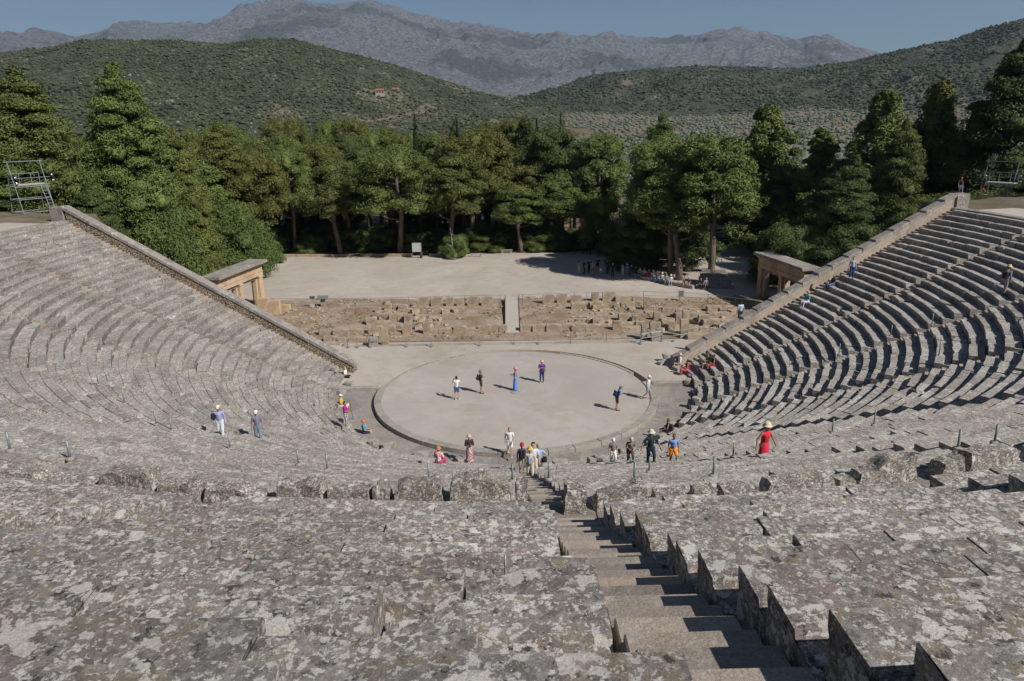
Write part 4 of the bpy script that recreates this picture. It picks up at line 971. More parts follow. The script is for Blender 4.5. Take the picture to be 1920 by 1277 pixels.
# ------------------------------------------------------------------ marker posts
PST=[(20,846,825,18),(132,862,826,0),(185,722,690,0),(234,757,727,0),(293,797,768,0),(322,808,781,0),(432,842,812,0),(560,872,840,0),(614,882,848,0),(805,906,864,0),(961,903,867,0),(1029,900,866,0),(1189,909,880,0),(1217,886,852,0),(1337,894,868,0),(1374,858,828,0),(1560,812,782,0),(1638,798,765,0),(1752,682,648,0),(1760,668,636,0),(1747,610,586,0),(1670,630,608,0),(1573,665,642,0),(1388,716,703,0),(1480,690,677,0),(1795,842,806,0),(1864,832,797,0),(896,906,893,1)]
for k,(px,pb,pt,_) in enumerate(PST):
    p=on_tier(px,pb); 
    h=max(.5,min(1.3,float((CAM+ray(px,pt)*(((np.array(p)-CAM)@_F)))[2])-p[2]))
    if k==27:
        o=empty('red_bottle',p); o.scale=(.38,.38,.38); tag(o,'small red bottle standing on the seats left of the stairs','bottle')
        MB().lathe([(.08,0),(.085,.03),(.085,.38),(.05,.44),(.025,.47)],12).build('cylinder',plain('red_enamel',(.45,.02,.02),.35),o,True); MB().lathe([(.03,.472),(.03,.54)],10).build('cap',M_RAIL,o); continue
    o=empty('marker_post',p); tag(o,'thin grey metal post standing on the stone seats','post','thin metal posts on the seats')
    m=MB(); m.tube([(0,0,-.05),(0,0,h)],.028 if px>700 else .03,8); m.build('pole',M_POST if px>900 else M_GALV,o,True)
    m=MB(); m.lathe([(.10,-.02),(.10,.03),(.08,.05),(.03,.06)],10); m.build('foot',M_CURB,o,True)
# ------------------------------------------------------------------ lighting towers of scaffold tube
def tower(loc,rz,label):
    t=empty('scaffold_tower',loc,rz); tag(t,label,'scaffold tower')
    T=lambda name,segs,r=.035: (lambda m:[m.tube([a,b],r,6) for a,b in segs] and m.build(name,M_GALV,t))(MB())
    w2,d=1.35,1.7; H=2.45; lean=.55
    for sx in (-1,1):
        T('back_leg',[((sx*w2,d,0),(sx*w2*.95,d*.75,H+1.0))])
        T('front_leg',[((sx*w2,-.35,0),(sx*w2,.25+.6,H+2.1))])
    T('cross_tube',[((-w2,-.1,.12),(w2,-.1,.12)),((-w2,d,.12),(w2,d,.12)),((-w2,-.15,.12),(-w2,d,.12)),((w2,-.15,.12),(w2,d,.12)),((-w2,.1,1.25),(w2,.1,1.25)),((-w2,d*.95,1.25),(w2,d*.95,1.25)),((-w2,.1,1.25),(-w2,d*.95,1.25)),((w2,.1,1.25),(w2,d*.95,1.25))])
    T('platform_frame',[((-w2-.3,.4,H),(w2+.3,.4,H)),((-w2-.2,d*.85,H),(w2+.2,d*.85,H)),((-w2,.3,H-.12),(w2,.3,H-.12))])
    MB().box(-w2*.9,w2*.95,.45,d*.82,H+.04,H+.10).build('platform',M_WOOD,t)
    T('guard_rail',[((-w2*.95,d*.77,H+1.0),(w2*.95,d*.77,H+1.0)),((-w2-.1,.5,H+.62),(w2+.75,.5,H+.62)),((-w2*.3,d*.77,H),(-w2*.3,d*.77,H+1.)),((w2*.45,d*.77,H),(w2*.45,d*.77,H+1.))],.028)
    T('top_bar',[((-w2-.25,.86,H+2.05),(w2+.25,.86,H+2.05))])
    ld=empty('ladder',(0,0,0)); ld.parent=t
    for sx in (.0,.42):
        m=MB(); m.tube([(w2-.55+sx,-.75,0),(w2-.55+sx,.35,H+.1)],.028,6); m.build('stile',M_GALV,ld)
    for k in range(1,9):
        f=k/9; m=MB(); m.tube([(w2-.55,-.75+1.1*f,H*f),(w2-.13,-.75+1.1*f,H*f)],.02,5); m.build('rung',M_GALV,ld)
    for (x,z) in ((-w2+.1,H+.75),(-w2+.15,H+.25),(w2+.5,H+.85),(w2+.55,H+.35)):
        l=empty('floodlight',(x,.45,z)); l.parent=t
        m=MB(); m.tube([(0,0,0),(.05,-.22,-.06)],[.07,.13],10); m.build('housing',plain('black_lamp_housing',(.03,.03,.03),.5),l,True)
        m=MB(); m.tube([(.05,-.222,-.06),(.052,-.235,-.064)],.115,10); m.build('lens',plain('lamp_lens',(.6,.62,.62),.15,.3),l,True)
def tower_fit(pb,pc,rz,label):
    x,y,z=at(*pb,ZD+.03); tower((x,y,gh(x,y)),rz,label)
tower_fit((72,399),0,R(58),'lighting tower of grey scaffold tubes on the left of the theatre')
tower_fit((1864,364),0,R(-58),'lighting tower of grey scaffold tubes on the right of the theatre')
# ------------------------------------------------------------------ things round the clearing
def panel(px0,px1,pyt,pyb,label,mat,thick=.04,h0=None):
    x,y,_=at((px0+px1)/2,pyb,.06); m_=mpp((x,y,0)); w_=(px1-px0)*m_; h=float(atY((px0+px1)/2,pyt,y)[2])
    o=empty('notice_board',(x,y,.04)); tag(o,label,'notice board')
    MB().box(-w_/2,w_/2,-thick/2,thick/2,h*.42 if h0 is None else h0,h).build('board',mat,o)
    for sx in (-1,1): m=MB(); m.box(sx*w_/2-.03,sx*w_/2+.03,-.03-thick,-.001-thick/2,-.05,h*1.01); m.build('post',M_GALV,o)
M_SIGN=plain('white_panel',(.42,.43,.41),.5,0,.04)
panel(774,791,456,484,'white notice board on posts between the pines at the clearing edge',M_SIGN)
def lectern(px,pyb,w_,label,stand=True):
    x,y,_=at(px,pyb,.06); o=empty('information_lectern',(x,y,.04)); tag(o,label,'sign')
    m=MB(); m.box(-.22,.22,-.15,.15,-.05,.85); m.build('stand',M_CURB,o,False,.02)
    m=MB(); m.add([(-w_/2,-.35,.83),(w_/2,-.35,.83),(w_/2,.35,1.05),(-w_/2,.35,1.05),(-w_/2,-.35,.90),(w_/2,-.35,.90),(w_/2,.35,1.12),(-w_/2,.35,1.12)],[(3,2,1,0),(4,5,6,7),(0,1,5,4),(1,2,6,5),(2,3,7,6),(3,0,4,7)]); m.build('panel',plain('grey_sign_panel',(.16,.16,.15),.5),o)
lectern(606,574,1.15,'stone reading desk with a sloping grey panel behind the left ruins')
def smallsign(px,pyt,pyb,label):
    x,y,_=at(px,pyb,.06); h=float(atY(px,pyt,y)[2]); o=empty('small_sign',(x,y,.04)); tag(o,label,'sign')
    m=MB(); m.tube([(0,0,0),(0,0,h)],.025,6); m.build('post',M_GALV,o); MB().box(-.28,.28,-.05,-.02,h-.32,h).build('plate',plain('dark_sign_plate',(.08,.08,.075),.5),o); MB().box(-.22,.26,-.30,-.27,.05,.42).build('white_card',M_SIGN,o)
smallsign(587,556,575,'small dark sign and white card on a post by the back fence on the left')
o=empty('box_sign',at(1277,563,.05)); tag(o,'white box shaped sign on the back fence at the right','sign'); MB().box(-.34,.34,-.03,.03,.35,1.15).build('frame',M_SIGN,o); MB().box(-.27,.24,-.05,-.032,.42,1.05).build('panel',plain('grey_sign_panel',(.16,.16,.15),.5),o)
# low wall behind the clearing
def lowwall(p,q,label,h=.38,mat=None):
    (x0,y0,_),(x1,y1,_)=p,q; L=math.hypot(x1-x0,y1-y0); m=MB(); m.box(0,L,-.2,.2,-.3,h,math.atan2(y1-y0,x1-x0),(x0,y0,.05)); o=m.build('low_wall',mat or M_RUBB,None,False,.03); tag(o,label,'low wall')
lowwall(at(518,482,0),at(662,482,0),'low stone kerb wall under the pines at the left of the clearing'); lowwall(at(676,481,0),at(772,482,0),'low stone kerb wall between the leaning pines',.4); lowwall(at(805,481,0),at(850,481,0),'short low wall beside the lone gravel pine')
def bench(px,py,label,L=1.8,rz=0):
    x,y,_=at(px,py,.06); o=empty('stone_bench',(x,y,.04),rz); tag(o,label,'bench'); m=MB(); m.box(-L/2,L/2,-.22,.22,.38,.48); m.build('seat',M_CURB,o,False,.01)
    for sx in (-1,1): m=MB(); m.box(sx*L*.36-.12,sx*L*.36+.12,-.17,.17,-.05,.378); m.build('leg',M_CURB,o,False,.01)
bench(893,481,'pale stone bench left of the low pale pine'); bench(950,474,'stone bench under the trees in the middle of the clearing edge'); bench(930,470,'stone bench deeper in the shade',1.5); bench(1075,468,'stone bench in the shade behind the bollards',1.6,.3)
for k,px in enumerate((1064,1079,1092.5,1107,1122,1137,1152,1168)):
    x,y,_=at(px,470+k*2.2+ (1 if k>4 else 0)+2,.06); o=MB().lathe([(.07,-.05),(.07,.75),(.085,.76),(.085,.84),(.04,.9)],10).build('bollard',M_RAIL,None,True); o.location=(x,y,.05); tag(o,'dark metal bollard in the row behind the waiting group','bollard','bollards across the path')
# kiosk, bins
M_KGRN=plain('dark_green_paint',(.035,.05,.03),.6); M_KROOF=plain('grey_kiosk_roof',(.22,.23,.23),.5); M_GLS=plain('dark_glass',(.02,.025,.03),.1); M_BIN=plain('green_plastic',(.045,.19,.09),.45)
x,y,_=at(1356,463,.0); K=empty('ticket_kiosk',(x,y+1.3,gh(x,y)),R(-12)); tag(K,'dark green wooden kiosk under the pines right of the clearing','kiosk')
m=MB(); m.box(-1.75,1.75,-1.3,1.3,-.1,2.75); m.build('wall',M_KGRN,K,False,.01); m=MB(); m.box(-1.95,1.95,-1.75,1.45,2.755,2.92); m.build('roof',M_KROOF,K,False,.02)
m=MB(); m.box(-.9,1.0,-1.36,-1.302,1.25,2.15); m.build('window',M_GLS,K); m=MB(); m.box(-1.0,1.1,-1.55,-1.303,1.1,1.2); m.build('counter',M_KROOF,K); m=MB(); m.box(-1.0,1.0,-1.34,-1.302,.1,1.0); m.build('lower_panel',M_KGRN,K); m=MB(); m.box(-1.05,1.15,-2.0,-1.8,2.35,2.42); m.build('awning',M_SIGN,K)
for k,px in enumerate((1382,1396)):
    x,y,_=at(px,428+k*2,.0); o=empty('refuse_bin',(x,y,gh(x,y)),.2); tag(o,('left' if k==0 else 'right')+' green wheeled refuse bin behind the kiosk','bin','green bins by the path')
    m=MB(); m.add([(-.55,-.4,.12),(.55,-.4,.12),(.55,.4,.12),(-.55,.4,.12),(-.65,-.5,1.25),(.65,-.5,1.25),(.65,.5,1.25),(-.65,.5,1.25)],[(3,2,1,0),(4,5,6,7),(0,1,5,4),(1,2,6,5),(2,3,7,6),(3,0,4,7)]); m.build('body',M_BIN,o,False,.03)
    m=MB(); m.box(-.7,.7,-.55,.55,1.255,1.38); m.build('lid',M_BIN,o,False,.05)
    for sx in (-1,1): m=MB(); m.tube([(sx*.45,-.32,.08),(sx*.52,-.32,.08)],.09,10); m.build('wheel',M_RAIL,o)
x,y,_=at(790,484,.05); o=empty('litter_bin',(x,y,.05)); tag(o,'small dark litter bin at the foot of the curved pine','bin'); MB().lathe([(.2,0),(.24,.75),(.24,.78)],12).build('body',M_RAIL,o,True); MB().lathe([(.26,.785),(.26,.84),(.1,.9)],12).build('lid',M_RAIL,o,True)
# side steps, darker stone chosen to put the shade into their colour
st=empty('stone_steps',at(1338,541,.05),R(-14)); tag(st,'flight of low stone steps in the shade right of the clearing','steps')
for k in range(5): m=MB(); m.box(-2.0+.15*k,2.2-.2*k,.75*k,.75*(k+1)-.01,-.3,.32*(k+1)); m.build('step',M_COP,st,False,.03)
lw=[at(x,y,.05) for x,y in ((1172,512),(1205,524),(1240,530),(1268,536),(1300,542))]
for k,(p,q) in enumerate(zip(lw,lw[1:])): lowwall(p,q,'%s length of the low seat wall where the tour group rests'%ORD[k],.42,M_CURB)
# picnic table in the shade
x,y,_=at(1278,470,0); o=empty('picnic_table',(x,y,gh(x,y)),.3); tag(o,'wooden picnic table in deep shade left of the kiosk','table'); m=MB(); m.box(-.9,.9,-.38,.38,.7,.76); m.build('table_top',M_WOOD,o)
for sy in (-1,1): m=MB(); m.box(-.9,.9,sy*.72-.14,sy*.72+.14,.42,.47); m.build('bench_seat',M_WOOD,o)
for sx in (-1,1): m=MB(); m.tube([(sx*.6,-.75,0),(sx*.6,-.25,.695)],.04,4); m.tube([(sx*.6,.75,0),(sx*.6,.25,.695)],.04,4); m.tube([(sx*.6,-.75,.40),(sx*.6,.75,.40)],.035,4); m.build('leg',M_WOOD,o)
# dead twigs on the lone pine and grey snags
def snag(px,yt,yb,label,seed,w_=1.6):
    rr=random.Random(seed); x,y,_=at(px,yb if yb>470 else 478,0); z0=0 if yb>470 else float(atY(px,yb,y)[2]); h=float(atY(px,yt,y)[2])-z0; m=MB()
    m.tube([(0,0,0),(.1,0,h*.5),(-.1,.1,h)],[.09,.06,.02],6)
    for k in range(9):
        t=rr.uniform(.25,.9); a=rr.uniform(0,6.28); L=rr.uniform(.5,1)*w_*(1.1-t); m.tube([(0,0,h*t),(math.cos(a)*L*.5,math.sin(a)*L*.5,h*t+L*.2),(math.cos(a)*L,math.sin(a)*L,h*t+L*.55)],[.035,.025,.008],4)
    o=m.build('dead_branch',BARKG); o.location=(x,y-.3,z0); tag(o,label,'dead branch')
snag(848,425,486,'bleached dead branch beside the trunk of the lone gravel pine',1)
# ------------------------------------------------------------------ people
SKIN=plain('skin',(.48,.29,.20),.6,0,.05); SKIND=plain('tanned_skin',(.32,.18,.12),.6,0,.05); SHOE=plain('dark_shoe',(.03,.03,.03),.6); SHOEW=plain('white_shoe',(.6,.6,.58),.6)
CL={}
def cloth(c,pat=None):
    k=(c,pat)
    if k in CL: return CL[k]
    n=NB('fabric'); 
    if pat: n.col(n.mix(n.ramp(n.noise(16,2,.5),.48,.52),c,pat))
    else: n.col(n.mix(n.ramp(n.noise(7,3),.3,.7),tuple(v*.85 for v in c),c))
    CL[k]=n.m; return n.m
def capsules(mb,segs,n=8):
    for (a,b,ra,rb) in segs:
        a=np.array(a,float); b=np.array(b,float); d=b-a; L=np.linalg.norm(d); d=d/L if L>1e-6 else np.array([0,0,1.])
        pts=[];rs=[]
        for t in (-.97,-.75,-.4): pts.append(a+d*ra*t); rs.append(ra*math.sqrt(1-t*t))
        pts.append(a); rs.append(ra); pts.append(b); rs.append(rb)
        for t in (.4,.75,.97): pts.append(b+d*rb*t); rs.append(rb*math.sqrt(1-t*t))
        mb.tube(pts,rs,n)
def remesh(o,v):
    m=o.modifiers.new('r','REMESH'); m.mode='VOXEL'; m.voxel_size=v; m.use_smooth_shade=True
NP=0
def person(loc,face,label,pose='stand',arms='down',top=(.5,.5,.5),bot=(.1,.1,.15),btype='trousers',ttype='shirt',hat=None,hatc=(.6,.5,.35),hair=(.06,.04,.03),hairlen=0,skin=None,h=1.7,shoe=None,near=False,pat=None,bpat=None,group=None,lean=0.,head=0.):
    """face = heading in degrees clockwise from +Y (away from the camera); pose stand/walk/sit/up"""
    global NP; NP+=1
    S=h/1.7; skin=skin or SKIN; root=empty('person',loc,-R(face)); root.scale=(S,S,S); tag(root,label,'person',group)
    sit=pose=='sit'; dz=-.45 if sit else 0.
    hips={-1:(-.09,0,.92+dz),1:(.09,0,.92+dz)}
    if pose=='stand': kn={-1:(-.10,.03,.50),1:(.11,.04,.50)}; an={-1:(-.11,-.02,.09),1:(.13,.0,.09)}
    elif pose=='walk': kn={-1:(-.10,.20,.52),1:(.10,.03,.50)}; an={-1:(-.10,.30,.10),1:(.10,-.28,.16)}
    elif pose=='up': kn={-1:(-.10,.28,.70),1:(.10,.02,.50)}; an={-1:(-.10,.30,.34),1:(.10,-.10,.09)}
    elif pose=='down': kn={-1:(-.10,.18,.50),1:(.10,.12,.52)}; an={-1:(-.10,.24,-.05),1:(.10,.02,.12)}
    else: kn={-1:(-.13,.45,.50),1:(.14,.43,.50)}; an={-1:(-.12,.48,.08),1:(.15,.46,.08)}
    la=lean
    def T(p):  # lean the torso about the hips
        x,y,z=p; z0=.95+dz; yy=y*math.cos(la)+(z+dz-z0)*math.sin(la) if z+dz>z0 else y; zz=z0+(z+dz-z0)*math.cos(la)-y*math.sin(la) if z+dz>z0 else z+dz; return (x,yy,zz)
    sh={-1:T((-.17,0,1.40)),1:T((.17,0,1.40))}
    A={'down':((.23,-.03,1.13),(.25,.06,.88)),'phone':((.24,.03,1.14),(.12,.27,1.20)),'photo':((.26,.16,1.28),(.09,.26,1.53)),'hips':((.36,-.08,1.16),(.20,.02,1.0)),'cross':((.25,.04,1.14),(-.08,.19,1.20)),'lap':((.24,.05,1.14),(.13,.34,1.02)),'swing':((.26,-.10,1.14),(.27,-.02,.90)),'out':((.33,-.02,1.18),(.42,.08,.96))}[arms]
    el={s:T((A[0][0]*s,A[0][1],A[0][2])) for s in (-1,1)}; wr={s:T((A[1][0]*s,A[1][1],A[1][2])) for s in (-1,1)}
    if arms=='swing': wr[-1]=T((-.24,.24,1.0)); el[-1]=T((-.24,.02,1.14))
    nk=T((0,0,1.46)); hd=T((0,.015+head*.05,1.60)); pv=(0,0,.95+dz)
    body=MB(); seg=[]
    for s in (-1,1):
        seg+=[(hips[s],kn[s],.088,.058),(kn[s],an[s],.056,.036),(an[s],(an[s][0]+.01*s,an[s][1]+.14,an[s][2]-.045),.04,.034),(sh[s],el[s],.050,.040),(el[s],wr[s],.039,.026)]
        w_=np.array(wr[s]); d=w_-np.array(el[s]); d/=np.linalg.norm(d); side=np.cross(d,(0,1,0)); side=side/np.linalg.norm(side) if np.linalg.norm(side)>.2 else np.array([1.,0,0])
        pal=w_+d*.08; seg.append((w_,pal,.03,.034))
        curl=np.cross(side,d)*.5
        for q,(off,ln) in enumerate(((-.03,.060),(-.010,.072),(.010,.066),(.028,.052))):
            a0=pal+side*off; a1=a0+d*ln*.55; a2=a1+(d*.6+curl*s*.6)*ln*.5; seg.append((a0,a1,.0105,.010)); seg.append((a1,a2,.010,.008))
        t0=w_+side*.026*-s; seg.append((t0,t0+d*.055-side*.03*s,.012,.009))
    seg+=[(hips[-1],hips[1],.10,.10),(pv,T((0,0,1.15)),.115,.118),(T((0,.01,1.15)),T((0,.0,1.32)),.125,.135),(T((-.10,0,1.36)),T((.10,0,1.36)),.085,.085),(nk,hd,.052,.056),(T((0,.01,1.60)),T((0,.0,1.655)),.082,.092),(T((0,.045,1.555)),T((0,.03,1.60)),.05,.07),(T((0,.10,1.60)),T((0,.112,1.585)),.012,.016),(T((-.09,0,1.60)),T((-.095,0,1.62)),.016,.014),(T((.09,0,1.60)),T((.095,0,1.62)),.016,.014)]
    capsules(body,seg); b=body.build('body',skin,root); remesh(b,.0125 if near else .02)
    # legwear
    m=MB(); mat=cloth(bot,bpat)
    if btype in('trousers','shorts','capri'):
        g=[(hips[-1],hips[1],.118,.118),(pv,T((0,0,1.04)),.125,.128)]
        for s in (-1,1):
            if btype=='shorts': e=tuple(hips[s][i]+(kn[s][i]-hips[s][i])*.75 for i in range(3)); g.append((hips[s],e,.108,.088))
            else:
                g.append((hips[s],kn[s],.106,.076)); f=.9 if btype=='trousers' else .45; e=tuple(kn[s][i]+(an[s][i]-kn[s][i])*f for i in range(3)); g.append((kn[s],e,.074,.058))
        capsules(m,g); q=m.build('trousers' if btype!='shorts' else 'shorts',mat,root); remesh(q,.02)
    else:   # skirt or long dress: a draped cone
        if sit:
            g=[(hips[-1],hips[1],.13,.13),(pv,T((0,0,1.05)),.13,.13)]+[(hips[s],kn[s],.12,.11) for s in (-1,1)]+[(kn[s],(an[s][0],an[s][1],an[s][2]+.15),.10,.09) for s in (-1,1)]+[((0,.2,.48),(0,.45,.46),.12,.12)]; capsules(m,g); q=m.build('skirt',mat,root); remesh(q,.02)
        else:
            z1=.07 if btype=='long' else .45; prof=[(.24 if btype=='long' else .22,z1),(.235,z1+.02),(.20,.55),(.175,.85),(.15,1.05),(.12,1.08)]
            m.lathe(prof,20,(0,.02,0),.8); V=np.array(m.v); th=np.arctan2(V[:,1],V[:,0]); k=np.clip((1.0-V[:,2]),0,1); V[:,:2]*=(1+.09*k*np.sin(th*7))[:,None]; m.v=[tuple(v) for v in V]; m.build('skirt',mat,root,True)
    m=MB(); g=[(T((0,0,1.0)),T((0,0,1.16)),.132,.130),(T((0,.01,1.15)),T((0,0,1.32)),.140,.146),(T((-.11,0,1.365)),T((.11,0,1.365)),.096,.096)]
    if ttype!='vest':
        for s in (-1,1):
            f=.7 if ttype=='shirt' else 1; e=tuple(sh[s][i]+(el[s][i]-sh[s][i])*f for i in range(3)); g.append((sh[s],e,.068,.062))
            if ttype=='long': e=tuple(el[s][i]+(wr[s][i]-el[s][i])*.9 for i in range(3)); g.append((el[s],e,.056,.042))
    capsules(m,g); q=m.build('shirt' if btype not in('long',) or top!=bot else 'bodice',cloth(top,pat),root); remesh(q,.018)
    for s in (-1,1):
        m=MB(); a=an[s]; capsules(m,[((a[0],a[1]-.03,a[2]-.045),(a[0]+.012*s,a[1]+.17,a[2]-.055),.046,.038)]); m.build('shoe',shoe or SHOE,root,True)
    hm=MB(); hc=cloth(hair); capsules(hm,[(T((0,-.02,1.635)),T((0,-.015,1.675)),.098,.092)]+([(T((0,-.06,1.62)),T((0,-.075,1.62-hairlen)),.08,.05)] if hairlen else [])); q=hm.build('hair',hc,root,True)
    if hat:
        c=T((0,-.005,1.685)); m=MB()
        if hat=='brim': m.lathe([(.165,-.02),(.17,-.005),(.115,.0),(.108,.07),(.085,.115),(.03,.12)],16,c)
        elif hat=='bucket': m.lathe([(.155,-.045),(.16,-.035),(.112,.005),(.105,.06),(.08,.095),(.03,.10)],14,c)
        else:
            m.lathe([(.108,-.02),(.11,.0),(.10,.05),(.06,.09),(.015,.10)],14,c); m.add([(c[0]-.07,c[1]+.09,c[2]-.015),(c[0]+.07,c[1]+.09,c[2]-.015),(c[0]+.055,c[1]+.19,c[2]-.035),(c[0]-.055,c[1]+.19,c[2]-.035),(c[0]-.07,c[1]+.09,c[2]+.0),(c[0]+.07,c[1]+.09,c[2]+.0),(c[0]+.055,c[1]+.19,c[2]-.022),(c[0]-.055,c[1]+.19,c[2]-.022)],[(3,2,1,0),(4,5,6,7),(0,1,5,4),(1,2,6,5),(2,3,7,6),(3,0,4,7)])
        m.build('hat',cloth(hatc),root,True)
    return root
def bag(loc,face,label,c=(.03,.035,.04),zb=1.0,dy=-.2,dx=0,s=1.,kind='backpack'):
    a=-R(face); x=loc[0]+dx*math.cos(a)-dy*math.sin(a); y=loc[1]+dx*math.sin(a)+dy*math.cos(a)
    o=empty(kind,(x,y,loc[2]+zb),a); tag(o,label,'bag'); m=MB(); capsules(m,[((-.06*s,0,.1*s),(-.06*s,0,.36*s),.10*s,.085*s),((.06*s,0,.1*s),(.06*s,0,.36*s),.10*s,.085*s)]); q=m.build('pack',cloth(c),o); remesh(q,.025)
    m=MB(); m.box(-.10*s,.10*s,-.14*s,-.10*s,.06*s,.22*s); m.build('pocket',cloth(c),o,False,.015)
W=(.72,.72,.70); BLK=(.02,.02,.025); NAVY=(.025,.035,.09); KH=(.30,.25,.17)
O=lambda x,y:at(x,y,0.)
p=O(857,749); person(p,-15,'woman in a white top and blue shorts raising a camera on the orchestra',arms='photo',top=W,bot=(.06,.12,.26),btype='shorts',shoe=SHOEW,hair=(.05,.02,.015))
p=O(902,737); person(p,80,'man in dark olive shirt and shorts looking at a phone on the orchestra',arms='phone',top=(.05,.055,.035),bot=(.06,.065,.045),btype='shorts',hat='bucket',hatc=(.25,.17,.11)); bag(p,80,'dark green backpack on the man looking at his phone',(.03,.045,.04))
p=O(967,732); person(p,-85,'woman in a long blue dress and pink sun hat at the centre of the orchestra',arms='phone',top=(.14,.26,.62),bot=(.14,.26,.62),btype='long',ttype='vest',hat='brim',hatc=(.65,.30,.28),skin=SKIND)
p=O(1016,717); person(p,175,'woman in a purple top with folded arms and a straw hat',arms='cross',top=(.14,.05,.26),bot=(.03,.04,.15),hat='bucket',hatc=(.6,.42,.25),shoe=SHOEW,skin=SKIND); bag(p,175,'small mustard bag at the side of the woman in purple',(.35,.2,.03),.85,0,-.22,.55,'handbag')
p=O(1156,769); person(p,85,'stooping man in a bright blue shirt and cap holding a phone',pose='stand',arms='phone',lean=.35,top=(.03,.12,.42),bot=(.03,.035,.04),btype='shorts',hat='cap',hatc=(.08,.20,.48)); bag(p,85,'navy backpack on the stooping man in blue',(.02,.03,.08),1.0,-.12)
p=O(1213,748); person(p,110,'man in a white shirt and white visor walking near the right kerb',pose='walk',arms='down',top=W,bot=(.30,.33,.40),btype='shorts',hat='cap',hatc=W,hair=(.01,.01,.01),lean=.12)
p=O(956,853); person(p,180,'fair haired person in white polo and white shorts stepping over the kerb',pose='walk',arms='swing',top=W,bot=W,btype='shorts',hair=(.28,.20,.10),shoe=SHOEW,near=True)
p=at(881,867,-.22); person(p,175,'woman in a patterned maroon skirt and dark shawl below the kerb',arms='phone',top=(.06,.04,.05),bot=(.28,.05,.09),btype='long',ttype='long',bpat=(.62,.50,.48),hat='bucket',hatc=(.62,.45,.30),near=True)
def seated(px,py,face,label,**k):
    """px,py = where the seat of the body rests"""
    x,y,z=on_tier(px,py); return person((x,y,z-.40),face,label,pose='sit',arms=k.pop('arms','lap'),**k),(x,y,z-.40)
seated(823,868,15,'seated woman in a pink patterned dress and orange hat seen from behind',top=(.60,.16,.26),pat=(.75,.68,.66),bot=(.45,.08,.16),btype='long',hat='bucket',hatc=(.52,.22,.10),near=True)
seated(648,708,95,'seated man in white shirt and dark shorts, left end of the front row',top=W,bot=BLK,btype='shorts',hair=(.3,.2,.12),arms='phone')
seated(640,762,95,'seated man in a yellow shirt and white cap on the left front row',top=(.60,.42,.04),bot=W,btype='capri',hat='cap',hatc=W)
p=at(652,803,.1); x,y,z=on_tier(650,802); person((x,y,z),90,'woman in a magenta top standing among the left front seats',arms='phone',top=(.48,.01,.25),bot=(.55,.55,.58),bpat=(.15,.15,.2),btype='capri',hair=(.05,.02,.02),shoe=SHOEW,skin=SKIND)
m=MB(); x2,y2,_=at(662,786,-.22); m.tube([(x2,y2,-.22),(x2-.12,y2+.05,.85)],.015,6); o=m.build('walking_stick',SHOE); tag(o,'thin dark walking stick beside the man in yellow','walking stick')
_,q=seated(683,812,80,'seated woman in a blue top and bright orange hat in the gutter seats',top=(.03,.20,.36),pat=(.12,.4,.5),bot=(.03,.04,.08),btype='shorts',hat='bucket',hatc=(.75,.16,.08))
x,y,z=on_tier(415,812); z-=.3; person((x,y,z),165,'man in lilac shirt and pale trousers, leftmost of two on the left seats',pose='walk',arms='down',top=(.36,.36,.58),bot=(.55,.60,.62),ttype='long',hat='cap',hatc=(.75,.62,.45),near=True,h=1.58,lean=.1,skin=SKIND,shoe=SHOEW); bag((x,y,z),165,'dark shoulder bag on the man in the lilac shirt',(.02,.03,.06),1.0,.1,.22,.7,'shoulder_bag')
x,y,z=on_tier(485,821); z-=.3; person((x,y,z),160,'man in a grey polo shirt and jeans, right of two on the left seats',pose='walk',arms='down',top=(.20,.19,.25),bot=(.16,.22,.28),hat='cap',hatc=W,near=True,h=1.62,skin=SKIND)
# stairway group
def stp(px,pyfoot,hr_px,hgt):  # place by foot row and pixel height: distance from size
    d=ray(px,pyfoot); t=hgt*.93*F_PX/hr_px; p=CAM+d*t; 
    for tt in np.arange(t*.8,t*1.25,.02):
        p=CAM+d*tt
        if p[2]<=tier_z(p[0],p[1])-.1: break
    return (float(p[0]),float(p[1]),float(tier_z(p[0],p[1])-.15))
def atD(px,D,sink=.33):
    d=ray(px,860); d=d/np.linalg.norm(d[:2]); x,y=float(CAM[0]+d[0]*D),float(CAM[1]+d[1]*D); return (x,y,tier_z(x,y)-sink)
def onstair(px,py):
    d=ray(px,py); t=5.
    while t<90:
        p=CAM+d*t; r_=math.hypot(p[0],p[1]); zz=tier_z(p[0],p[1])-.22
        if p[2]<=zz+.0: return (float(p[0]),float(p[1]),float(zz))
        t+=.03
q=atD(1000,29.); person(q,178,'tall young man in a white t-shirt on the stairs behind the yellow hat',pose='walk',top=(.62,.64,.70),bot=(.5,.45,.36),hair=(.05,.025,.012),near=True,h=1.8)
q=atD(994,27.6); person(q,178,'person in beige trousers and a straw sun hat on the stairs seen from behind',pose='walk',top=(.55,.50,.42),bot=(.52,.46,.38),hat='brim',hatc=(.62,.45,.16),near=True,h=1.55); bag(q,-2,'grey backpack on the person in the straw sun hat',(.36,.37,.42),.9,-.17,0,.8)
q=atD(979,30.6,.25); person(q,178,'person in a dark vest and red cap at the left of the stair group',pose='walk',top=(.06,.05,.09),ttype='vest',bot=(.45,.38,.30),btype='capri',hat='cap',hatc=(.60,.02,.05),near=True,h=1.62,skin=SKIND); bag(q,0,'black backpack carried by the person in the red cap',BLK,.95,-.18)
q=atD(1010,31,.25); person(q,178,'man in pale blue shirt and grey cap, hands on hips on the stairs',pose='walk',arms='hips',top=(.34,.42,.62),bot=(.10,.11,.12),hat='cap',hatc=(.36,.34,.30),near=True,h=1.72); bag(q,0,'black bag under the arm of the man in the pale blue shirt',BLK,.85,-.1,.28,.75,'shoulder_bag')
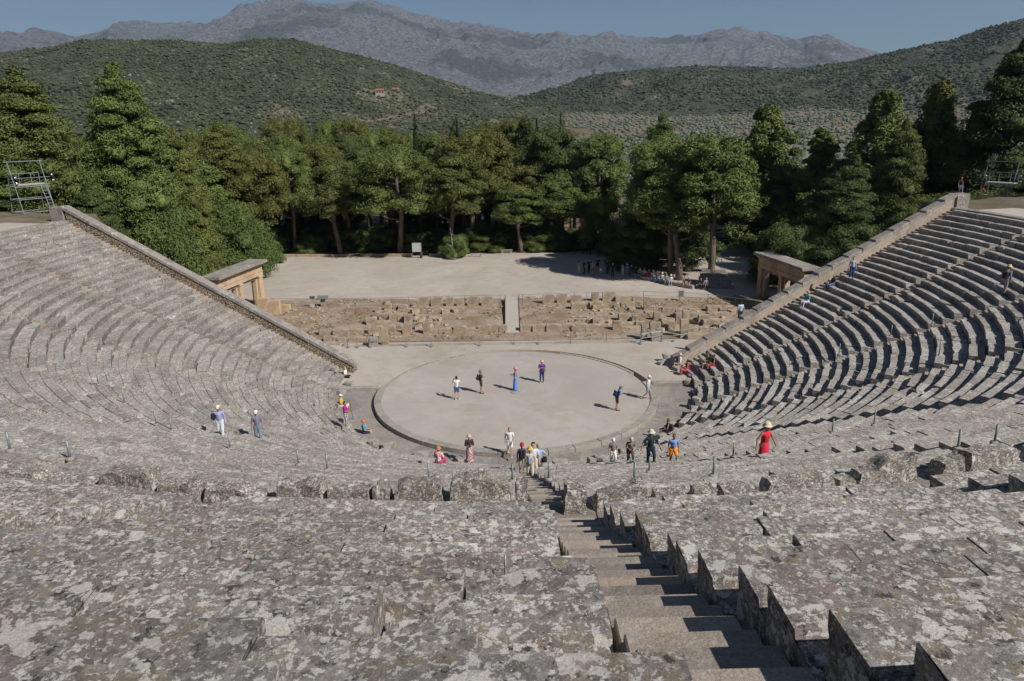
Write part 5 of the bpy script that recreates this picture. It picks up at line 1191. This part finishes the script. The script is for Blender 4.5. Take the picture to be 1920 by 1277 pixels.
# right front group
for (px,py,kw,lab) in ((1149,864,dict(arms='down',top=(.22,.21,.21),bot=W,btype='capri',hat='cap',hatc=W,h=1.42,pose='up'),'woman in a grey top, white trousers and white cap walking up with a bag'),
  (1181,863,dict(arms='phone',top=(.22,.18,.14),bot=(.10,.10,.07),btype='capri',hat='cap',hatc=(.45,.42,.36),lean=.3,pose='up',h=1.5),'stooping man in khaki with a camera strap and beige cap'),
  (1219,864,dict(arms='out',top=(.02,.045,.05),bot=(.015,.03,.05),hat='brim',hatc=(.62,.58,.50),h=1.62,pose='up',skin=SKIND),'large man in a dark green shirt, jeans and pale panama hat'),
  (1261,863,dict(arms='down',top=(.22,.32,.60),bot=(.85,.28,.01),btype='shorts',hair=(.16,.08,.03),h=1.45,pose='up',lean=.15,skin=SKIND),'woman in a light blue t-shirt and bright orange shorts')):
    x,y,z=on_tier(px,py); z-=.3; person((x,y,z),178,lab,near=True,**kw)
    if px==1181: bag((x,y,z),178,'black camera bag at the waist of the stooping man',BLK,.72,.2,.12,.7,'camera_bag')
    if px==1149: bag((x,y,z),178,'black handbag hanging beside the woman in grey',BLK,.65,0,-.28,.6,'handbag')
_,q=seated(1252,810,-80,'seated woman in a dark top with tied up hair at the right gutter seats',top=BLK,ttype='vest',bot=BLK,btype='shorts',hair=(.2,.11,.05),skin=SKIND); bag(q,-80,'black backpack worn by the seated woman at the right gutter',BLK,.48,-.2)
seated(1274,690,-90,'seated man in a white shirt and straw hat at the right front seats',top=W,bot=KH,btype='shorts',hat='bucket',hatc=(.6,.5,.32))
seated(1288,703,-85,'seated woman in red patterned skirt at the right front seats',top=(.45,.02,.05),ttype='vest',bot=(.45,.02,.06),bpat=(.55,.2,.2),btype='long',skin=SKIND,hair=(.03,.02,.02))
seated(1327,683,-100,'seated man in a green t-shirt on the right seats',top=(.04,.24,.06),bot=KH,btype='shorts',hair=(.05,.03,.02),arms='phone')
seated(1337,686,-95,'seated woman in red shorts beside the man in green',top=(.02,.02,.02),ttype='vest',bot=(.45,.02,.03),btype='shorts',hair=(.02,.02,.02),skin=SKIND)
x,y,z=on_tier(1386,612); person((x,y,z),-10,'person in white t-shirt and dark green trousers by the right wall',arms='down',top=(.50,.58,.64),bot=(.02,.05,.05),hair=(.06,.02,.01),skin=SKIND,shoe=SHOEW,h=1.75)
x,y,z=atD(1430,23.6,.4); person((x,y,z),155,'woman in a long red strap dress and wide straw hat on the right seats',pose='stand',arms='out',top=(.62,.035,.06),bot=(.62,.035,.06),btype='long',ttype='vest',hat='brim',hatc=(.70,.58,.38),near=True,h=1.66,skin=SKIND,lean=.1)
x,y,z=on_tier(1880,553); person((x,y,z),60,'hiker in grey clothes, straw hat and dark backpack stepping up on the right seats',pose='up',arms='down',top=(.18,.22,.25),bot=(.30,.28,.28),ttype='long',hat='brim',hatc=(.62,.50,.28),lean=.25,h=1.75); bag((x,y,z),60,'dark backpack on the hiker in the straw hat',(.05,.02,.03),1.0,-.1)
x,y,z=on_tier(1595,530); person((x,y,z),200,'person in a white and blue top and blue trousers standing on the right seats',arms='down',top=(.40,.44,.62),bot=(.03,.08,.24),hair=(.02,.02,.02))
seated(1562,536,-100,'seated blonde woman in dark blue on the right seats near the gateway',top=(.03,.06,.10),bot=(.04,.12,.25),hair=(.55,.42,.22),hairlen=.2)
seated(1513,572,-110,'seated woman in a teal top and pink sun hat on the right seats',top=(.06,.40,.34),bot=(.50,.52,.72),hat='bucket',hatc=(.65,.28,.26))
x,y,_=at(1798,366,ZD+.1); person((x,y,ZD+.05),170,'man in a black top and denim shorts at the top of the right wall',pose='walk',top=BLK,bot=(.08,.16,.24),btype='shorts',ttype='vest',hair=(.2,.03,.02),skin=SKIND); 
x,y,_=at(1843,362,ZD+.1); person((x,y,ZD+.05),-80,'person in a grey top and white cap walking by the right tower',pose='walk',top=(.10,.11,.14),bot=(.03,.04,.05),btype='shorts',hat='cap',hatc=(.5,.4,.3),skin=SKIND)
# tour group in the shade
G='tourists waiting in the shade of the clearing'
for k,(px,py,f,kw,lab) in enumerate(((1085,515,60,dict(top=(.26,.20,.15),bot=(.42,.38,.30)),'tourist in beige at the left end of the waiting group'),
 (1095,513,90,dict(top=(.02,.02,.04),bot=(.03,.03,.05)),'tourist in dark clothes with a backpack, second from left in the group'),
 (1104,511,150,dict(top=(.05,.05,.06),bot=BLK,hair=BLK,hairlen=.25),'long haired woman in dark clothes, third from left in the group'),
 (1111.5,516,-60,dict(top=(.50,.30,.24),bot=(.30,.06,.05),btype='shorts',hair=(.2,.1,.05)),'woman in a salmon top and red shorts in the waiting group'),
 (1120,509,180,dict(top=(.04,.04,.06),bot=(.03,.03,.04),btype='shorts',h=1.8,arms='phone'),'tall man in a dark t-shirt reading his phone in the group'),
 (1126,519,-20,dict(top=(.60,.55,.58),bot=(.05,.35,.45),h=1.25,hair=(.35,.12,.06),btype='capri'),'child in a pale top and turquoise trousers in the waiting group'),
 (1139,513,150,dict(top=(.03,.04,.10),bot=(.03,.05,.10),h=1.75,arms='hips',hair=BLK),'person in navy with hands on hips in the waiting group'),
 (1148.5,519,170,dict(top=BLK,bot=BLK,h=1.7,hair=(.42,.55,.10),arms='lap'),'person in black with a yellow green headband in the waiting group'),
 (1167,518,60,dict(top=(.30,.28,.30),bot=(.6,.6,.62),h=1.65,hair=BLK),'woman in white trousers standing at the end of the seated row'),
 (1271,520,200,dict(top=BLK,bot=BLK,h=1.85,arms='cross',hair=BLK),'tall man in black standing behind the seated row'))): person(at(px,py,.07),f,lab,group=G,**kw)
SG='tourists seated on the low wall in the shade'
CS=(((.30,.42,.70),(.5,.5,.5),W,'pale blue shirt and white hat'),((.12,.07,.05),(.2,.15,.1),(.5,.42,.3),'brown top and straw hat'),((.03,.04,.08),(.05,.08,.2),(.08,.1,.2),'navy top and blue cap'),((.5,.42,.3),(.25,.22,.15),None,'sand coloured top'),((.45,.5,.6),(.15,.15,.2),None,'light shirt and dark trousers'),((.35,.05,.08),(.60,.05,.10),None,'bright red skirt'),((.50,.50,.52),(.08,.15,.25),(.6,.55,.45),'white shirt and jeans'),((.25,.10,.10),(.1,.2,.35),(.65,.6,.5),'maroon top and sun hat'),((.55,.55,.58),(.05,.2,.3),(.68,.62,.5),'white top, blue trousers and sun hat'),((.3,.3,.25),(.3,.3,.25),None,'grey green clothes'),((.60,.62,.70),(.3,.3,.4),(.7,.65,.5),'striped pale top and straw hat'))
for k,(t_,b_,h_,d_) in enumerate(CS):
    px=1176+k*6.6+(24 if k==10 else 0)*.0+k*1.6; py=508+k*2.15; x,y,_=at(px,py+6,.07)
    person((x,y+.25,.05),190+k*7%30,'seated tourist on the shaded wall in %s'%d_,pose='sit',arms='lap',top=t_,bot=b_,hat='bucket' if h_ else None,hatc=h_ or W,hair=(.05,.03,.02),group=SG)
for px,py,f,kw,lab in ((1298,517,-150,dict(top=(.03,.20,.55),bot=BLK,hat='cap',hatc=(.5,.2,.1)),'seated man in bright blue jacket and orange cap on shaded steps'),(1283,538,190,dict(top=(.30,.28,.28),bot=(.25,.16,.12),btype='shorts'),'seated tourist in a grey top, left of a pair on the low wall'),(1291,539,200,dict(top=(.05,.05,.06),bot=(.3,.2,.15),btype='shorts',hat='bucket',hatc=(.6,.5,.38)),'seated tourist in a sun hat, right of a pair on the low wall'),(1314,542,170,dict(top=BLK,bot=BLK,hair=BLK),'seated tourist all in black on the lowest shaded step'),(1324,542,190,dict(top=(.5,.5,.56),bot=(.15,.12,.2),hair=(.3,.25,.2)),'seated tourist in a white top on the lowest shaded step')):
    x,y,_=at(px,py,.07); person((x,y+.15,.05 if py>520 else .55),f,lab,pose='sit',arms='lap',**kw)
person(at(1010,470,.06),160,'person in a pale top in deep shade left of the pair by the trees',top=(.4,.4,.4),bot=(.3,.3,.3)); person(at(1019,471,.06),200,'person in a red top in deep shade by the trees',top=(.5,.03,.05),bot=(.4,.1,.1),btype='shorts'); person(at(1152,476,.06),90,'person in dark clothes by the picnic tables under the trees',top=BLK,bot=NAVY)
# ------------------------------------------------------------------ haze
m=MB(); m.box(-9500,9500,-600,9800,-60,1250); hz=m.build('haze',None); hz.data.materials.clear()
hm=bpy.data.materials.new('haze'); hm.use_nodes=True; t=hm.node_tree; t.nodes.remove(t.nodes['Principled BSDF']); v=t.nodes.new('ShaderNodeVolumePrincipled'); v.inputs['Density'].default_value=.00006; v.inputs['Color'].default_value=(.52,.73,1,1); v.inputs['Anisotropy'].default_value=.2
t.links.new(v.outputs[0],t.nodes['Material Output'].inputs['Volume']); hz.data.materials.append(hm); hz['kind']='stuff'
